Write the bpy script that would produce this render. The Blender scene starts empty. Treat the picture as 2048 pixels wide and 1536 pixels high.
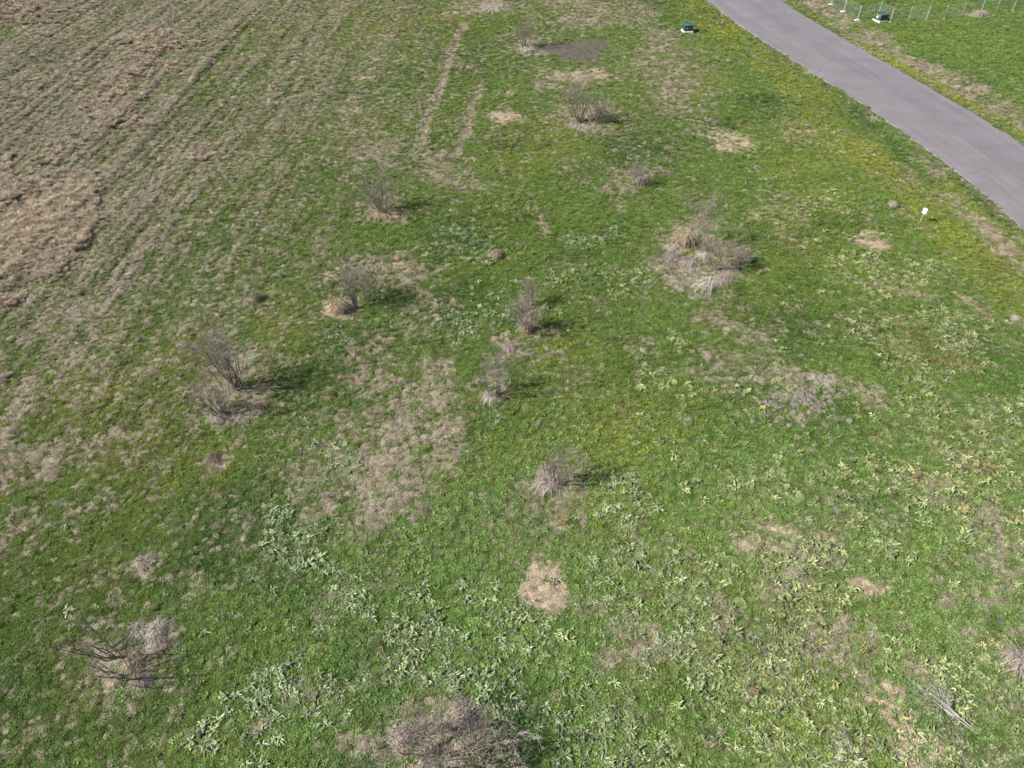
import bpy, math, random
import numpy as np
from mathutils import Vector, Matrix

# ------------------------------------------------------------------ camera, world, sun, exposure
scene = bpy.context.scene
CAMH, FPX, PITCH = 24.0, 1435.0, math.radians(42.4)      # height, focal length in pixels of a 2048 px wide picture, tilt below the horizon
cam_data = bpy.data.cameras.new('drone_camera')
cam_data.sensor_width = 36.0
cam_data.lens = 36.0 * FPX / 2048.0
cam_data.clip_start = 0.5
cam_data.clip_end = 6000.0
cam = bpy.data.objects.new('drone_camera', cam_data)
scene.collection.objects.link(cam)
cam.location = (0, 0, CAMH)
cam.rotation_euler = (math.pi / 2 - PITCH, 0, 0)
scene.camera = cam

SUN_EL = math.radians(39.0)
SHADOW_AZ = math.radians(16.5)                            # shadows fall towards this angle from +X
sun_from = Vector((-math.cos(SHADOW_AZ) * math.cos(SUN_EL), -math.sin(SHADOW_AZ) * math.cos(SUN_EL), math.sin(SUN_EL)))
world = bpy.data.worlds.new('World')
scene.world = world
world.use_nodes = True
wn = world.node_tree
bg = wn.nodes['Background']
bg.inputs['Strength'].default_value = 0.060
sky = wn.nodes.new('ShaderNodeTexSky')
sky.sky_type = 'NISHITA'
sky.sun_disc = False
sky.sun_elevation = SUN_EL
sky.sun_rotation = math.atan2(sun_from.x, sun_from.y)
sky.dust_density = 1.5
wn.links.new(sky.outputs[0], bg.inputs['Color'])
sd = bpy.data.lights.new('sun', 'SUN')
sd.energy = 5.0
sd.angle = math.radians(0.5)
sd.color = (1.0, 0.955, 0.90)
sun = bpy.data.objects.new('sun', sd)
scene.collection.objects.link(sun)
sun.rotation_euler = (-sun_from).to_track_quat('-Z', 'Y').to_euler()
sun.location = sun_from * 60
scene.view_settings.view_transform = 'Standard'
scene.view_settings.look = 'None'
scene.view_settings.exposure = 0.70
scene.view_settings.gamma = 1.0
scene.view_settings.use_curve_mapping = False
scene.cycles.max_bounces = 4
scene.cycles.diffuse_bounces = 2
scene.cycles.glossy_bounces = 2
scene.cycles.transparent_max_bounces = 4

rng = np.random.default_rng(7)
random.seed(7)

# ------------------------------------------------------------------ plan of the place: helpers
SP, CP = math.sin(PITCH), math.cos(PITCH)
def at(px, py, h=0.0):
    """ground point seen at a point of the photograph (2048 x 1536)"""
    u = (px - 1024) / FPX; v = (py - 768) / FPX
    d = (u, CP - v * SP, -SP - v * CP)
    t = (CAMH - h) / -d[2]
    return d[0] * t, d[1] * t

def metres(px, py):
    """metres per picture pixel (sideways) at that ground point"""
    X, Y = at(px, py)
    return (Y * CP + CAMH * SP) / FPX

def hash2(ix, iy, seed):
    h = (ix.astype(np.int64) * 374761393 + iy.astype(np.int64) * 668265263 + seed * 1442695041) & 0xffffffff
    h = ((h ^ (h >> 13)) * 1274126177) & 0xffffffff
    h = h ^ (h >> 16)
    return (h & 0xffffff) / float(0xffffff)

def vnoise(x, y, seed):
    ix = np.floor(x); iy = np.floor(y)
    fx = x - ix; fy = y - iy
    fx = fx * fx * (3 - 2 * fx); fy = fy * fy * (3 - 2 * fy)
    ix = ix.astype(np.int64); iy = iy.astype(np.int64)
    a = hash2(ix, iy, seed); b = hash2(ix + 1, iy, seed)
    c = hash2(ix, iy + 1, seed); d = hash2(ix + 1, iy + 1, seed)
    return (a + (b - a) * fx) * (1 - fy) + (c + (d - c) * fx) * fy

def fbm(x, y, size, seed, octaves=4, ratio=0.55):
    """0..1 noise, mean 0.5; size = metres of the largest feature"""
    v = 0; a = 1; s = 0; f = 1.0 / size
    for o in range(octaves):
        c, sn = math.cos(0.6 * o + seed), math.sin(0.6 * o + seed)
        v = v + a * vnoise((x * c - y * sn) * f + 17.3 * o, (x * sn + y * c) * f - 9.1 * o, seed + o * 31)
        s += a; a *= ratio; f *= 2.03
    return np.clip((v / s - 0.5) * 1.5 + 0.5, 0, 1)

def smooth(a, b, x):
    t = np.clip((x - a) / (b - a), 0, 1)
    return t * t * (3 - 2 * t)

# ---- the road: left and right edge as points of the plan
LEFT_PX = [(1415, 0), (1452, 34), (1490, 60), (1542, 90), (1599, 127), (1659, 165), (1730, 214), (1805, 266), (1895, 330), (1974, 397), (2048, 459)]
RIGHT_PX = [(1559, 0), (1606, 30), (1655, 58), (1730, 103), (1805, 146), (1880, 187), (1955, 232), (2048, 292)]
lw = np.array(sorted([at(*p) for p in LEFT_PX], key=lambda q: q[1]))
rw = np.array(sorted([at(*p) for p in RIGHT_PX], key=lambda q: q[1]))
lf = np.polyfit(lw[:, 1], lw[:, 0], 3)
rf = np.polyfit(rw[:, 1], rw[:, 0], 3)
def left_x(y):
    y = np.asarray(y, float); yc = np.clip(y, 40, 96)
    v = np.polyval(lf, yc)
    return v + np.where(y > 96, (y - 96) * -0.16, 0) + np.where(y < 40, (y - 40) * 0.02, 0)
def right_x(y):
    y = np.asarray(y, float); yc = np.clip(y, 53, 96)
    v = np.polyval(rf, yc)
    return np.where(y > 96, v + (y - 96) * -0.16, np.where(y < 53, left_x(y) + (np.polyval(rf, 53.) - left_x(53.)), v))

def RUT1(y): return np.interp(y, *zip(*sorted([(at(*q)[1], at(*q)[0]) for q in [(925,48),(903,110),(872,200),(850,250),(835,300)]])))
def RUT2(y): return np.interp(y, *zip(*sorted([(at(*q)[1], at(*q)[0]) for q in [(965,165),(950,205),(938,245),(915,310)]])))
def relief(x, y):
    """ground height: gentle swells, the verge and the ditches of the road"""
    z = (fbm(x, y, 9.0, 3, 3) - 0.5) * 0.22
    sl = left_x(y) - x                      # metres left of the road
    sr = x - right_x(y)
    z = z * smooth(0, 4, np.maximum(sl, sr))
    z = z - 0.30 * np.exp(-((sl - 3.3) / 1.5) ** 2) * smooth(0, 1.6, sl)
    z = z + 0.10 * np.exp(-((sl - 6.5) / 2.0) ** 2)
    z = z - 0.34 * np.exp(-((sr - 2.6) / 1.3) ** 2) * smooth(0, 1.3, sr)
    on = (sl < 0) & (sr < 0)
    edge = np.minimum(-sl, -sr)
    z = z - .06 * np.exp(-((x - RUT1(y)) / .35) ** 2) * smooth(50, 55, y) * smooth(88, 80, y) - .06 * np.exp(-((x - RUT2(y)) / .30) ** 2) * smooth(52, 57, y) * smooth(70, 65, y)
    z = np.where(on, -0.10 * smooth(0, 0.4, edge), z)
    return z

# ---- painted plan: patches given where they lie in the picture, turned into places on the ground
class Patch:
    def __init__(s, px, py, rx, ry, ang=0, amt=1.0, soft=0.5):
        s.c = at(px, py)
        e = 2.0
        ax = at(px + e, py); ay = at(px, py + e)
        J = np.array([[(ax[0] - s.c[0]) / e, (ay[0] - s.c[0]) / e], [(ax[1] - s.c[1]) / e, (ay[1] - s.c[1]) / e]])
        a = math.radians(ang)
        R = np.array([[math.cos(a), math.sin(a)], [-math.sin(a), math.cos(a)]])
        s.M = np.diag([1 / rx, 1 / ry]) @ R @ np.linalg.inv(J)
        s.amt = amt; s.soft = soft
    def __call__(s, x, y):
        dx = x - s.c[0]; dy = y - s.c[1]
        u = s.M[0, 0] * dx + s.M[0, 1] * dy
        v = s.M[1, 0] * dx + s.M[1, 1] * dy
        d = np.sqrt(u * u + v * v)
        return s.amt * (1 - smooth(1 - s.soft, 1 + s.soft, d))
class Track:
    def __init__(s, pts, width, amt=1.0):
        s.p = np.array([at(*q) for q in pts]); s.w = width; s.amt = amt
    def __call__(s, x, y):
        best = np.full(np.shape(x), 1e9)
        for (x0, y0), (x1, y1) in zip(s.p[:-1], s.p[1:]):
            L = (x1 - x0) ** 2 + (y1 - y0) ** 2
            t = np.clip(((x - x0) * (x1 - x0) + (y - y0) * (y1 - y0)) / L, 0, 1)
            best = np.minimum(best, (x - x0 - t * (x1 - x0)) ** 2 + (y - y0 - t * (y1 - y0)) ** 2)
        return s.amt * (1 - smooth(0.35, 1.25, np.sqrt(best) / s.w))

P = Patch
DRY = [P(740,725,50,60,-20,.65), P(850,770,80,45,0,.7), P(800,820,60,40,0,.55), P(770,935,75,95,20,.95), P(735,1000,70,45,0,.8), P(880,890,40,50,10,.85),
       P(690,900,50,60,0,.5), P(790,540,80,28,10,.75), P(820,585,60,22,20,.6), P(690,555,50,20,0,.4),
       P(480,800,75,45,-25,.75), P(500,740,50,40,0,.55), P(255,1315,70,45,0,.75), P(300,1270,50,22,-30,.6), P(240,1375,60,30,0,.5),
       P(1400,530,100,60,10,.85), P(1380,470,50,40,0,.6), P(890,1500,120,95,0,.8), P(890,1440,90,60,0,.5), P(770,420,55,28,0,.7), P(1175,235,60,28,0,.65),
       P(1050,90,45,22,0,.65), P(985,8,60,18,0,.95), P(1130,0,60,12,0,.6), P(1190,25,110,28,0,.65), P(1330,110,70,60,0,.55), P(1150,155,75,20,-5,.8), P(1370,190,60,50,30,.5),
       P(1230,380,30,35,0,.6), P(1290,345,40,22,0,.5), P(1245,355,12,30,-30,.7),P(1060,610,30,35,0,.55), P(1055,660,45,22,0,.55), P(1010,695,40,25,0,.6), P(1080,705,35,14,0,.55),
       P(1105,975,70,28,0,.55), P(1130,1030,40,25,0,.45), P(985,790,30,28,0,.6), P(980,740,28,35,0,.35),
       P(680,1200,45,14,-10,.6), P(650,1215,30,30,0,.45), P(600,1390,30,35,20,.75), P(530,1430,28,25,0,.7), P(700,1490,50,30,0,.5),
       P(1600,800,80,42,10,.4), P(1650,760,70,14,0,.7), P(1740,785,40,16,20,.6), P(1560,760,60,20,0,.6), P(1500,690,60,40,20,.35), P(1420,640,60,25,20,.4),
       P(1840,200,12,8,0,.5), P(1430,735,60,35,30,.4), P(1290,1270,75,28,0,.6), P(1230,1330,80,25,-20,.5), P(1180,1230,40,25,0,.55), P(1110,1225,45,20,0,.6),
       P(1560,1180,40,50,0,.5), P(1610,1110,60,50,10,.55), P(1720,1260,80,40,10,.45), P(1870,980,60,28,15,.55), P(1900,910,60,16,20,.6), P(2000,1090,60,60,0,.65), P(1950,1200,60,40,0,.4),
       P(1700,1330,70,25,30,.55), P(1640,1310,30,35,0,.5), P(1720,1505,60,30,0,.6), P(1450,1270,60,14,0,.35), P(300,1130,30,14,0,.5), P(370,1150,40,14,0,.5), P(430,930,30,12,0,.4),
       P(60,930,70,40,-20,.55), P(40,1060,50,40,0,.35), P(200,880,60,26,-20,.35), P(130,780,40,14,-50,.4), P(1400,1480,50,20,0,.3), P(1290,700,40,20,0,.3),
       P(820,660,60,30,-20,.35), P(620,980,40,80,-10,.3), P(880,330,90,30,10,.35), P(760,300,60,20,-20,.6), P(1560,430,50,40,30,.35), P(1240,600,60,50,0,.12), P(1480,560,30,18,0,.5)]
DRY += [Track([(925,48),(903,110),(872,200),(850,250),(835,300)], .50, 1.15), Track([(965,165),(950,205),(938,245),(915,310)], .42, 1.1),
        Track([(835,300),(880,350),(925,380)], .8, .5), Track([(880,305),(910,340),(960,375)], .6, .4), Track([(1020,180),(1000,260)], .8, .3), Track([(1065,405),(1095,470)], .35, .6),
        Track([(118,775),(147,728),(175,681),(225,590),(250,562),(300,465)], .45, .55), Track([(0,900),(60,770),(110,690),(165,600)], .5, .4),
        Track([(1680,50),(1850,130),(1990,205),(2120,270)], 1.7, .8), Track([(1630,0),(1700,45),(1760,75)], 1.9, .9), Track([(1900,390),(1960,440),(2010,495),(2060,540)], .9, .75),
        Track([(1830,310),(1880,350)], .5, .6), Track([(1750,565),(1830,590)], .35, .8), Track([(1930,600),(1970,640)], .4, .7), Track([(1350,610),(1500,750),(1560,790)], .3, .3)]
STRAW = [P(90,460,130,62,-22,.78,.5), P(30,380,60,40,0,.5,.7), P(60,540,90,30,0,.5,.7), P(150,370,60,28,0,.55), P(10,600,40,22,0,.7), P(120,300,60,28,-30,.45), P(5,330,14,22,0,.7), P(10,760,40,16,0,.4),
         P(225,200,65,32,-10,.7,.6), P(245,240,50,22,10,.6,.6), P(300,85,55,24,-5,.75,.6), P(390,80,55,14,0,.55,.6), P(310,138,70,13,-8,.55,.6), P(90,30,80,26,0,.4), P(405,305,45,12,-15,.55), P(20,20,50,25,0,.5),
         P(1083,1170,48,58,0,1,.25), P(1095,1125,40,18,0,.7,.4), P(1743,482,30,20,0,1,.3), P(1455,280,52,18,8,.8,.4), P(1475,297,25,12,0,.7), P(1010,234,36,14,5,.95,.35), P(1170,150,50,16,0,.5), P(695,225,22,9,0,.7), P(715,158,28,8,0,.7), P(905,30,30,6,0,.6),
         P(1735,1165,52,18,0,.85,.4), P(1790,1400,38,30,0,1,.3), P(1800,1445,42,32,30,1,.3), P(1720,1395,30,25,0,.6), P(1845,1510,60,35,0,.9,.4), P(1500,1085,45,25,0,.6), P(1530,1050,55,14,15,.75), P(1625,1080,40,22,0,.6), P(1520,1100,50,16,0,.6), P(1850,1360,20,35,-30,.5),
         P(680,622,32,20,0,.9,.4), P(1370,480,24,24,0,.6,.4), P(1595,265,50,22,20,.3), P(1830,580,40,12,25,.35), P(1960,30,16,7,0,.9), P(1885,1400,25,60,-30,.2)]
DARK = [P(330,1330,480,300,0,.42,.6), P(850,1400,420,220,0,.42,.6), P(1500,1450,500,160,0,.16,.6), P(480,1050,125,100,-20,.55,.7), P(600,1170,90,60,0,.7), P(700,1340,60,50,0,.6), P(560,1200,40,40,0,.6), P(430,1130,60,60,0,.5), P(380,1420,120,60,0,.4), P(650,1500,90,50,0,.5),
        P(1520,210,48,24,0,.7,.6), P(1450,245,40,22,0,.6), P(1350,60,60,28,0,.7), P(1290,5,50,20,0,.5), P(1480,130,30,30,0,.3), P(1000,440,110,50,0,.5), P(1160,470,110,50,0,.55), P(900,470,70,40,0,.4), P(960,600,70,50,0,.45), P(1000,850,80,60,0,.35),
        P(1680,440,90,50,10,.5), P(1600,540,80,40,0,.55), P(1668,590,12,30,-25,.9,.4), P(1500,590,40,16,0,.6), P(1560,660,80,50,0,.4), P(1770,720,25,70,-25,.8,.4), P(1990,735,45,80,-30,.7), P(1950,780,60,40,0,.4), P(1700,840,90,70,0,.45), P(1820,1000,70,60,0,.4), P(1250,900,90,70,0,.35),
        P(1620,1280,22,25,0,1,.4), P(1340,1400,90,60,0,.4), P(1050,1400,80,90,0,.6), P(1010,1500,60,60,0,.5), P(1180,1150,40,30,0,.4), P(1250,1060,60,40,0,.5), P(640,1150,45,20,0,.8), P(720,700,60,30,0,.4), P(800,430,50,14,0,.6), P(850,255,14,60,10,.5), P(810,300,22,40,0,.5),
        P(1930,1480,60,30,30,.5), P(1550,1400,60,40,0,.4), P(1180,1290,60,30,0,.35), P(870,1100,90,60,0,.25), P(205,580,14,6,0,.8,.5), P(1010,285,60,40,0,.3), P(1240,300,60,30,0,.4), P(1340,290,50,20,0,.3)]
DARK += [Track([(1590,20),(1650,72),(1730,120),(1830,170),(1960,245),(2060,305)], .7, .8), Track([(1700,215),(1760,262),(1810,310)], .6, .6), Track([(1905,355),(1960,400),(2030,470)], .4, .7), Track([(1960,500),(1990,540)], .6, .6), Track([(1810,100),(1880,130),(1990,175)], 1.2, .3)]
YELLOW = [P(560,640,80,70,-30,.5), P(250,860,110,60,-30,.5), P(200,780,80,60,0,.3), P(300,660,60,60,0,.3), P(170,1330,120,90,0,.45), P(330,1480,160,60,0,.4), P(240,1160,110,60,0,.35), P(360,920,120,60,0,.3), P(380,740,70,60,0,.4), P(1240,580,150,60,0,.35), P(1330,800,130,80,0,.3),
          P(1100,300,110,60,0,.25), P(820,30,100,30,0,.3), P(1850,60,140,40,0,.12), P(1330,900,160,70,0,.25), P(1500,960,90,60,0,.3), P(1150,720,60,60,0,.25), P(1300,1360,100,50,0,.25), P(1520,1370,90,40,0,.2), P(1440,1320,60,40,0,.35), P(1430,60,50,30,30,.6), P(1450,500,30,20,0,.5)]
YELLOW += [Track([(1400,10),(1470,70),(1560,150),(1640,235),(1760,330),(1870,430),(1960,520),(2080,640)], 2.4, .66), Track([(1880,360),(1990,450),(2060,530)], 1.0, .5), Track([(1690,75),(1770,120),(1870,165),(1990,230),(2090,290)], 1.0, .9), Track([(1560,130),(1660,195)], 1.0,.5)]
SOIL = [P(1150,99,72,22,2,1,.45), P(1198,92,26,15,0,.8,.5), P(1160,118,50,10,0,.45), P(700,50,60,15,-20,.1), P(1045,1255,60,30,0,.15), P(1550,185,40,14,30,.12), P(1790,40,30,8,0,.3), P(1880,35,40,5,0,.35), P(1660,22,40,14,0,.5)]
RED = [P(2010,960,80,90,0,.8), P(1860,700,90,50,0,.5), P(1790,580,50,12,20,.8), P(1950,610,30,18,30,.9), P(1850,710,40,22,20,.5), P(1470,630,30,20,0,.4), P(720,1360,60,40,0,.5), P(1400,640,30,25,0,.5), P(1750,1440,70,60,0,.3), P(2000,520,40,40,30,.5), P(1960,470,30,30,0,.4), P(1990,200,60,15,20,.5), P(1600,270,60,26,15,.35)]
BROAD = [P(1700,1430,420,190,0,.95), P(1300,1150,90,70,0,1), P(1210,1200,40,70,0,.95,.3), P(1390,1170,80,60,0,.8), P(1280,1230,110,60,0,.6), P(560,1370,75,70,0,1,.4), P(470,1470,75,80,0,1,.4), P(645,1360,70,50,0,.8), P(830,1330,70,45,0,.95,.4), P(790,1420,90,50,0,.3), P(640,1120,45,25,0,.7), P(590,1060,60,50,0,.6), P(850,1180,50,25,0,.9,.4),
         P(940,1165,40,22,0,.9,.4), P(1000,1210,60,22,0,.7), P(800,1270,110,50,0,.45), P(640,1200,120,80,0,.3), P(1650,960,130,45,5,1,.4), P(1760,1010,120,60,10,.8), P(1930,1000,170,160,0,.85), P(1920,830,160,70,10,.65), P(1860,690,130,60,15,.85), P(1750,540,90,60,20,.7), P(1640,650,110,60,0,.3), P(1850,560,60,40,20,.5),
         P(1180,475,45,26,0,.9,.4), P(940,495,90,28,0,.55), P(1380,670,30,25,0,.9), P(1320,745,50,14,0,.9), P(1280,770,20,20,0,.8), P(690,685,40,20,0,.9), P(930,640,90,40,0,.4), P(860,590,60,40,0,.3), P(1100,590,160,60,0,.2), P(1200,900,220,90,0,.1), P(1050,420,60,16,0,.4), P(1570,400,90,50,20,.35), P(1650,420,60,30,20,.4), P(1830,470,40,22,0,.5), P(1700,400,40,22,0,.4),
         P(860,300,60,40,0,.3), P(1560,740,60,40,0,.35), P(1400,860,200,120,0,.12), P(1250,1010,60,40,0,.8), P(1450,990,110,50,0,.35), P(980,1320,110,80,0,.3), P(1040,1260,60,60,0,.5), P(1120,1380,160,120,0,.45), P(1000,1440,80,80,0,.4), P(1200,1500,200,60,0,.55), P(410,1250,22,22,0,.6), P(380,1500,30,30,0,.6), P(1350,1300,60,40,0,.5), P(1480,1300,70,60,0,.6),
         P(700,1420,60,30,0,.35), P(660,920,60,60,0,.3), P(600,850,30,12,0,.8), P(1700,1140,180,90,0,.55), P(1690,290,60,30,20,.25), P(1960,650,90,40,30,.6), P(1300,560,60,20,0,.3)]

def field(x, y):
    """dry, straw, dark, yellow, soil, red, broad-leaf weeds, each 0..1, at ground points"""
    scale = 0.35 + 0.022 * np.clip(y, 10, 130)
    wx = x + (fbm(x, y, 1.3, 11, 3) - .5) * 2.0 * scale
    wy = y + (fbm(x, y, 1.3, 12, 3) - .5) * 2.2 * scale
    speck = fbm(x, y, .38, 23, 3, .7)
    fine = fbm(x, y, 0.9, 21, 4, .7)
    mid = fbm(x, y, 4.5, 22, 4, .6)
    xr = x - .02 * (y - 60) + (vnoise(x * .05, y * .05, 7) - .5) * 1.2      # drilled rows run away from the camera
    rows = .45 * vnoise(xr / .75, y / 22, 31) + .33 * vnoise(xr / .38, y / 9, 32) + .22 * vnoise(xr / .2, y / 3, 33)
    rows = np.clip((rows - .5) * 1.7 + .5, 0, 1)
    rows2 = vnoise(xr / 2.6, y / 60, 34)
    def total(L, w=1.0):
        v = np.zeros(np.shape(x)); ax, ay = x + (wx - x) * w, y + (wy - y) * w
        tx, ty = x + (wx - x) * .15, y + (wy - y) * .15
        for p in L: v = 1 - (1 - v) * (1 - np.clip(p(tx, ty) if isinstance(p, Track) else p(ax, ay), 0, 1))
        return v
    west = smooth(-3, -33, x + 2.0 * (mid - .5) * 4) * smooth(10, 46, y)
    mid_n = smooth(40, 62, y) * smooth(-24, -8, x) * smooth(22, 10, x)
    dry = 0.085 + 0.045 * smooth(0, -14, x) + 0.60 * west + .11 * mid_n
    dry = dry + (mid - .5) * .34 + (fine - .5) * .34 + (speck - .5) * .50 + (.12 + west) * ((rows - .5) * .70 + (rows2 - .5) * .06)
    near = smooth(30, 14, y) * smooth(-5, 8, x)
    dry = dry + .08 * near
    dry = dry + total(DRY, .7) * (.66 + (fine - .5) * .7 + (speck - .5) * .7)
    lawn = smooth(3.5, 6, x - right_x(y))
    dry = dry - lawn * .12
    straw = total(STRAW, .5) * (.85 + (speck - .5) * .9)
    dark = np.clip(total(DARK) * (.85 + (mid - .5)) + (mid - .5) * .8 + (fbm(x, y, 11, 9, 3) - .5) * .7, 0, 1)
    yellow = np.clip(total(YELLOW) * .85 + (fbm(x, y, 7, 41, 4) - .5) * .8 * smooth(4, 0, x - right_x(y)), 0, 1)
    soil = np.clip(total(SOIL, .5) * (.80 + (speck - .5) * .8), 0, 1)
    red = np.clip(total(RED) * smooth(.35, .8, fbm(x, y, .8, 51, 3)) + .18 * smooth(.7, .95, fine), 0, 1)
    broad = np.clip(total(BROAD) * (.30 + 1.5 * smooth(.25, .7, fbm(x, y, 1.7, 61, 3))), 0, 1)
    road = (x > left_x(y)) & (x < right_x(y))
    edge_d = np.minimum(np.abs(left_x(y) - x), np.abs(x - right_x(y)))
    soil = np.clip(soil + .40 * smooth(.8, .1, edge_d + (fine - .5) * 1.4), 0, 1)
    dry = dry + .16 * smooth(1.3, .2, edge_d + (speck - .5))
    furr = smooth(.10, .02, np.abs(vnoise(xr / 1.5, y / 70, 35) - .5)) * smooth(.35, .6, vnoise(x / 3, y / 7, 36)) * west
    soil = np.clip(soil + furr * .40, 0, 1)
    return dict(dry=np.clip(dry, 0, 1.1), straw=np.clip(straw, 0, 1), dark=dark, yellow=yellow, soil=soil, red=red, broad=broad, fine=fine, mid=mid, road=road, rows=rows, west=west)

C_GREEN = np.array((.165, .252, .058)); C_DARK = np.array((.062, .145, .026)); C_YEL = np.array((.320, .330, .045))
C_KHAKI = np.array((.270, .245, .135)); C_THATCH = np.array((.405, .345, .258)); C_STRAW = np.array((.540, .440, .315)); C_SOIL = np.array((.130, .106, .096)); C_RED = np.array((.24, .10, .065))
def mix(a, b, t): return a + (b - a) * np.clip(t, 0, 1)[..., None]
def green_tint(F):
    c = np.broadcast_to(C_GREEN, F['dry'].shape + (3,))
    c = mix(c, C_YEL, F['yellow'] * .8)
    c = mix(c, C_DARK, F['dark'] * .85)
    c = mix(c, C_KHAKI, F['dry'] * .78)
    return mix(c, C_RED, F['red'] * .35)
def dry_tint(F):
    c = np.broadcast_to(C_THATCH, F['dry'].shape + (3,))
    c = mix(c, np.array((.300, .268, .200)), F['west'] * .65)
    return mix(c, C_STRAW, F['straw'] * 1.1)

# ------------------------------------------------------------------ mesh helpers
COL = scene.collection
def link(o, parent=None):
    COL.objects.link(o)
    if parent is not None: o.parent = parent
    return o
def mesh_from(name, V, F, smooth_shade=False):
    """V (n,3) float, F list/array of equal-length faces"""
    V = np.asarray(V, np.float32); F = np.asarray(F, np.int32)
    me = bpy.data.meshes.new(name)
    k = F.shape[1]
    me.vertices.add(len(V)); me.vertices.foreach_set('co', V.ravel())
    me.loops.add(F.size); me.loops.foreach_set('vertex_index', F.ravel())
    me.polygons.add(len(F))
    me.polygons.foreach_set('loop_start', np.arange(0, F.size, k, dtype=np.int32))
    me.polygons.foreach_set('loop_total', np.full(len(F), k, np.int32))
    me.polygons.foreach_set('use_smooth', np.full(len(F), bool(smooth_shade)))
    me.update(calc_edges=True)
    return me
def put(name, me, mat=None, parent=None, loc=None):
    o = bpy.data.objects.new(name, me)
    if mat is not None and len(me.materials) == 0: me.materials.append(mat)
    if loc is not None: o.location = loc
    return link(o, parent)
def tag(o, label=None, cat=None, group=None, kind=None):
    if label: o['label'] = label
    if cat: o['category'] = cat
    if group: o['group'] = group
    if kind: o['kind'] = kind
    return o
def empty(name, loc, rz=0.0):
    o = bpy.data.objects.new(name, None); o.empty_display_size = .2
    o.location = loc; o.rotation_euler = (0, 0, rz)
    return link(o)
class MB:
    """collects boxes and bars into one mesh"""
    def __init__(s): s.v = []; s.f = []
    def box(s, x0, x1, y0, y1, z0, z1):
        n = len(s.v)
        s.v += [(x0, y0, z0), (x1, y0, z0), (x1, y1, z0), (x0, y1, z0), (x0, y0, z1), (x1, y0, z1), (x1, y1, z1), (x0, y1, z1)]
        s.f += [[n + i for i in q] for q in ((0, 3, 2, 1), (4, 5, 6, 7), (0, 1, 5, 4), (1, 2, 6, 5), (2, 3, 7, 6), (3, 0, 4, 7))]
    def bar(s, a, b, r, r2=None, sides=6):
        a = np.array(a, float); b = np.array(b, float); r2 = r if r2 is None else r2
        d = b - a; L = np.linalg.norm(d); d = d / max(L, 1e-6)
        u = np.cross(d, (0, 0, 1) if abs(d[2]) < .9 else (1, 0, 0)); u /= np.linalg.norm(u); w = np.cross(d, u)
        n = len(s.v)
        for k in range(sides):
            t = 2 * math.pi * k / sides; s.v.append(tuple(a + (u * math.cos(t) + w * math.sin(t)) * r))
        for k in range(sides):
            t = 2 * math.pi * k / sides; s.v.append(tuple(b + (u * math.cos(t) + w * math.sin(t)) * r2))
        for k in range(sides):
            j = (k + 1) % sides
            s.f.append([n + k, n + j, n + sides + j, n + sides + k])
        s.f.append([n + k for k in range(sides)][::-1]); s.f.append([n + sides + k for k in range(sides)])
    def mesh(s, name, bevel=0):
        me = bpy.data.meshes.new(name); me.from_pydata(s.v, [], s.f); me.update()
        if bevel:
            import bmesh
            bm = bmesh.new(); bm.from_mesh(me)
            bmesh.ops.bevel(bm, geom=bm.edges[:], offset=bevel, segments=2, affect='EDGES', profile=.6)
            bm.to_mesh(me); bm.free()
        return me

# ------------------------------------------------------------------ materials
def new_mat(name, rough=.9, spec=.2):
    m = bpy.data.materials.new(name); m.use_nodes = True
    b = m.node_tree.nodes['Principled BSDF']
    b.inputs['Roughness'].default_value = rough
    b.inputs['Specular IOR Level'].default_value = spec
    return m, m.node_tree, b
def ramp(nt, stops):
    r = nt.nodes.new('ShaderNodeValToRGB')
    while len(r.color_ramp.elements) < len(stops): r.color_ramp.elements.new(.5)
    for e, (p, c) in zip(r.color_ramp.elements, stops):
        e.position = p; e.color = (*c, 1) if len(c) == 3 else c
    return r
def noise_node(nt, scale, detail=4, rough=.6, vec=None, coord='Object'):
    n = nt.nodes.new('ShaderNodeTexNoise'); n.inputs['Scale'].default_value = scale
    n.inputs['Detail'].default_value = detail; n.inputs['Roughness'].default_value = rough
    if vec is None:
        tc = nt.nodes.new('ShaderNodeTexCoord'); vec = tc.outputs[coord]
    nt.links.new(vec, n.inputs['Vector'])
    return n
def mult(nt, a, b, fac=1.0):
    m = nt.nodes.new('ShaderNodeMix'); m.data_type = 'RGBA'; m.blend_type = 'MULTIPLY'; m.inputs[0].default_value = fac
    nt.links.new(a, m.inputs[6]); nt.links.new(b, m.inputs[7])
    return m.outputs[2]
def mottled(name, c1, c2, scale, rough=.85, spec=.2, bump=0.0, dist=.01):
    m, nt, b = new_mat(name, rough, spec)
    n = noise_node(nt, scale)
    r = ramp(nt, [(.3, c1), (.7, c2)])
    nt.links.new(n.outputs['Fac'], r.inputs['Fac']); nt.links.new(r.outputs['Color'], b.inputs['Base Color'])
    if bump:
        bp = nt.nodes.new('ShaderNodeBump'); bp.inputs['Strength'].default_value = bump; bp.inputs['Distance'].default_value = dist
        nt.links.new(n.outputs['Fac'], bp.inputs['Height']); nt.links.new(bp.outputs['Normal'], b.inputs['Normal'])
    return m
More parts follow.
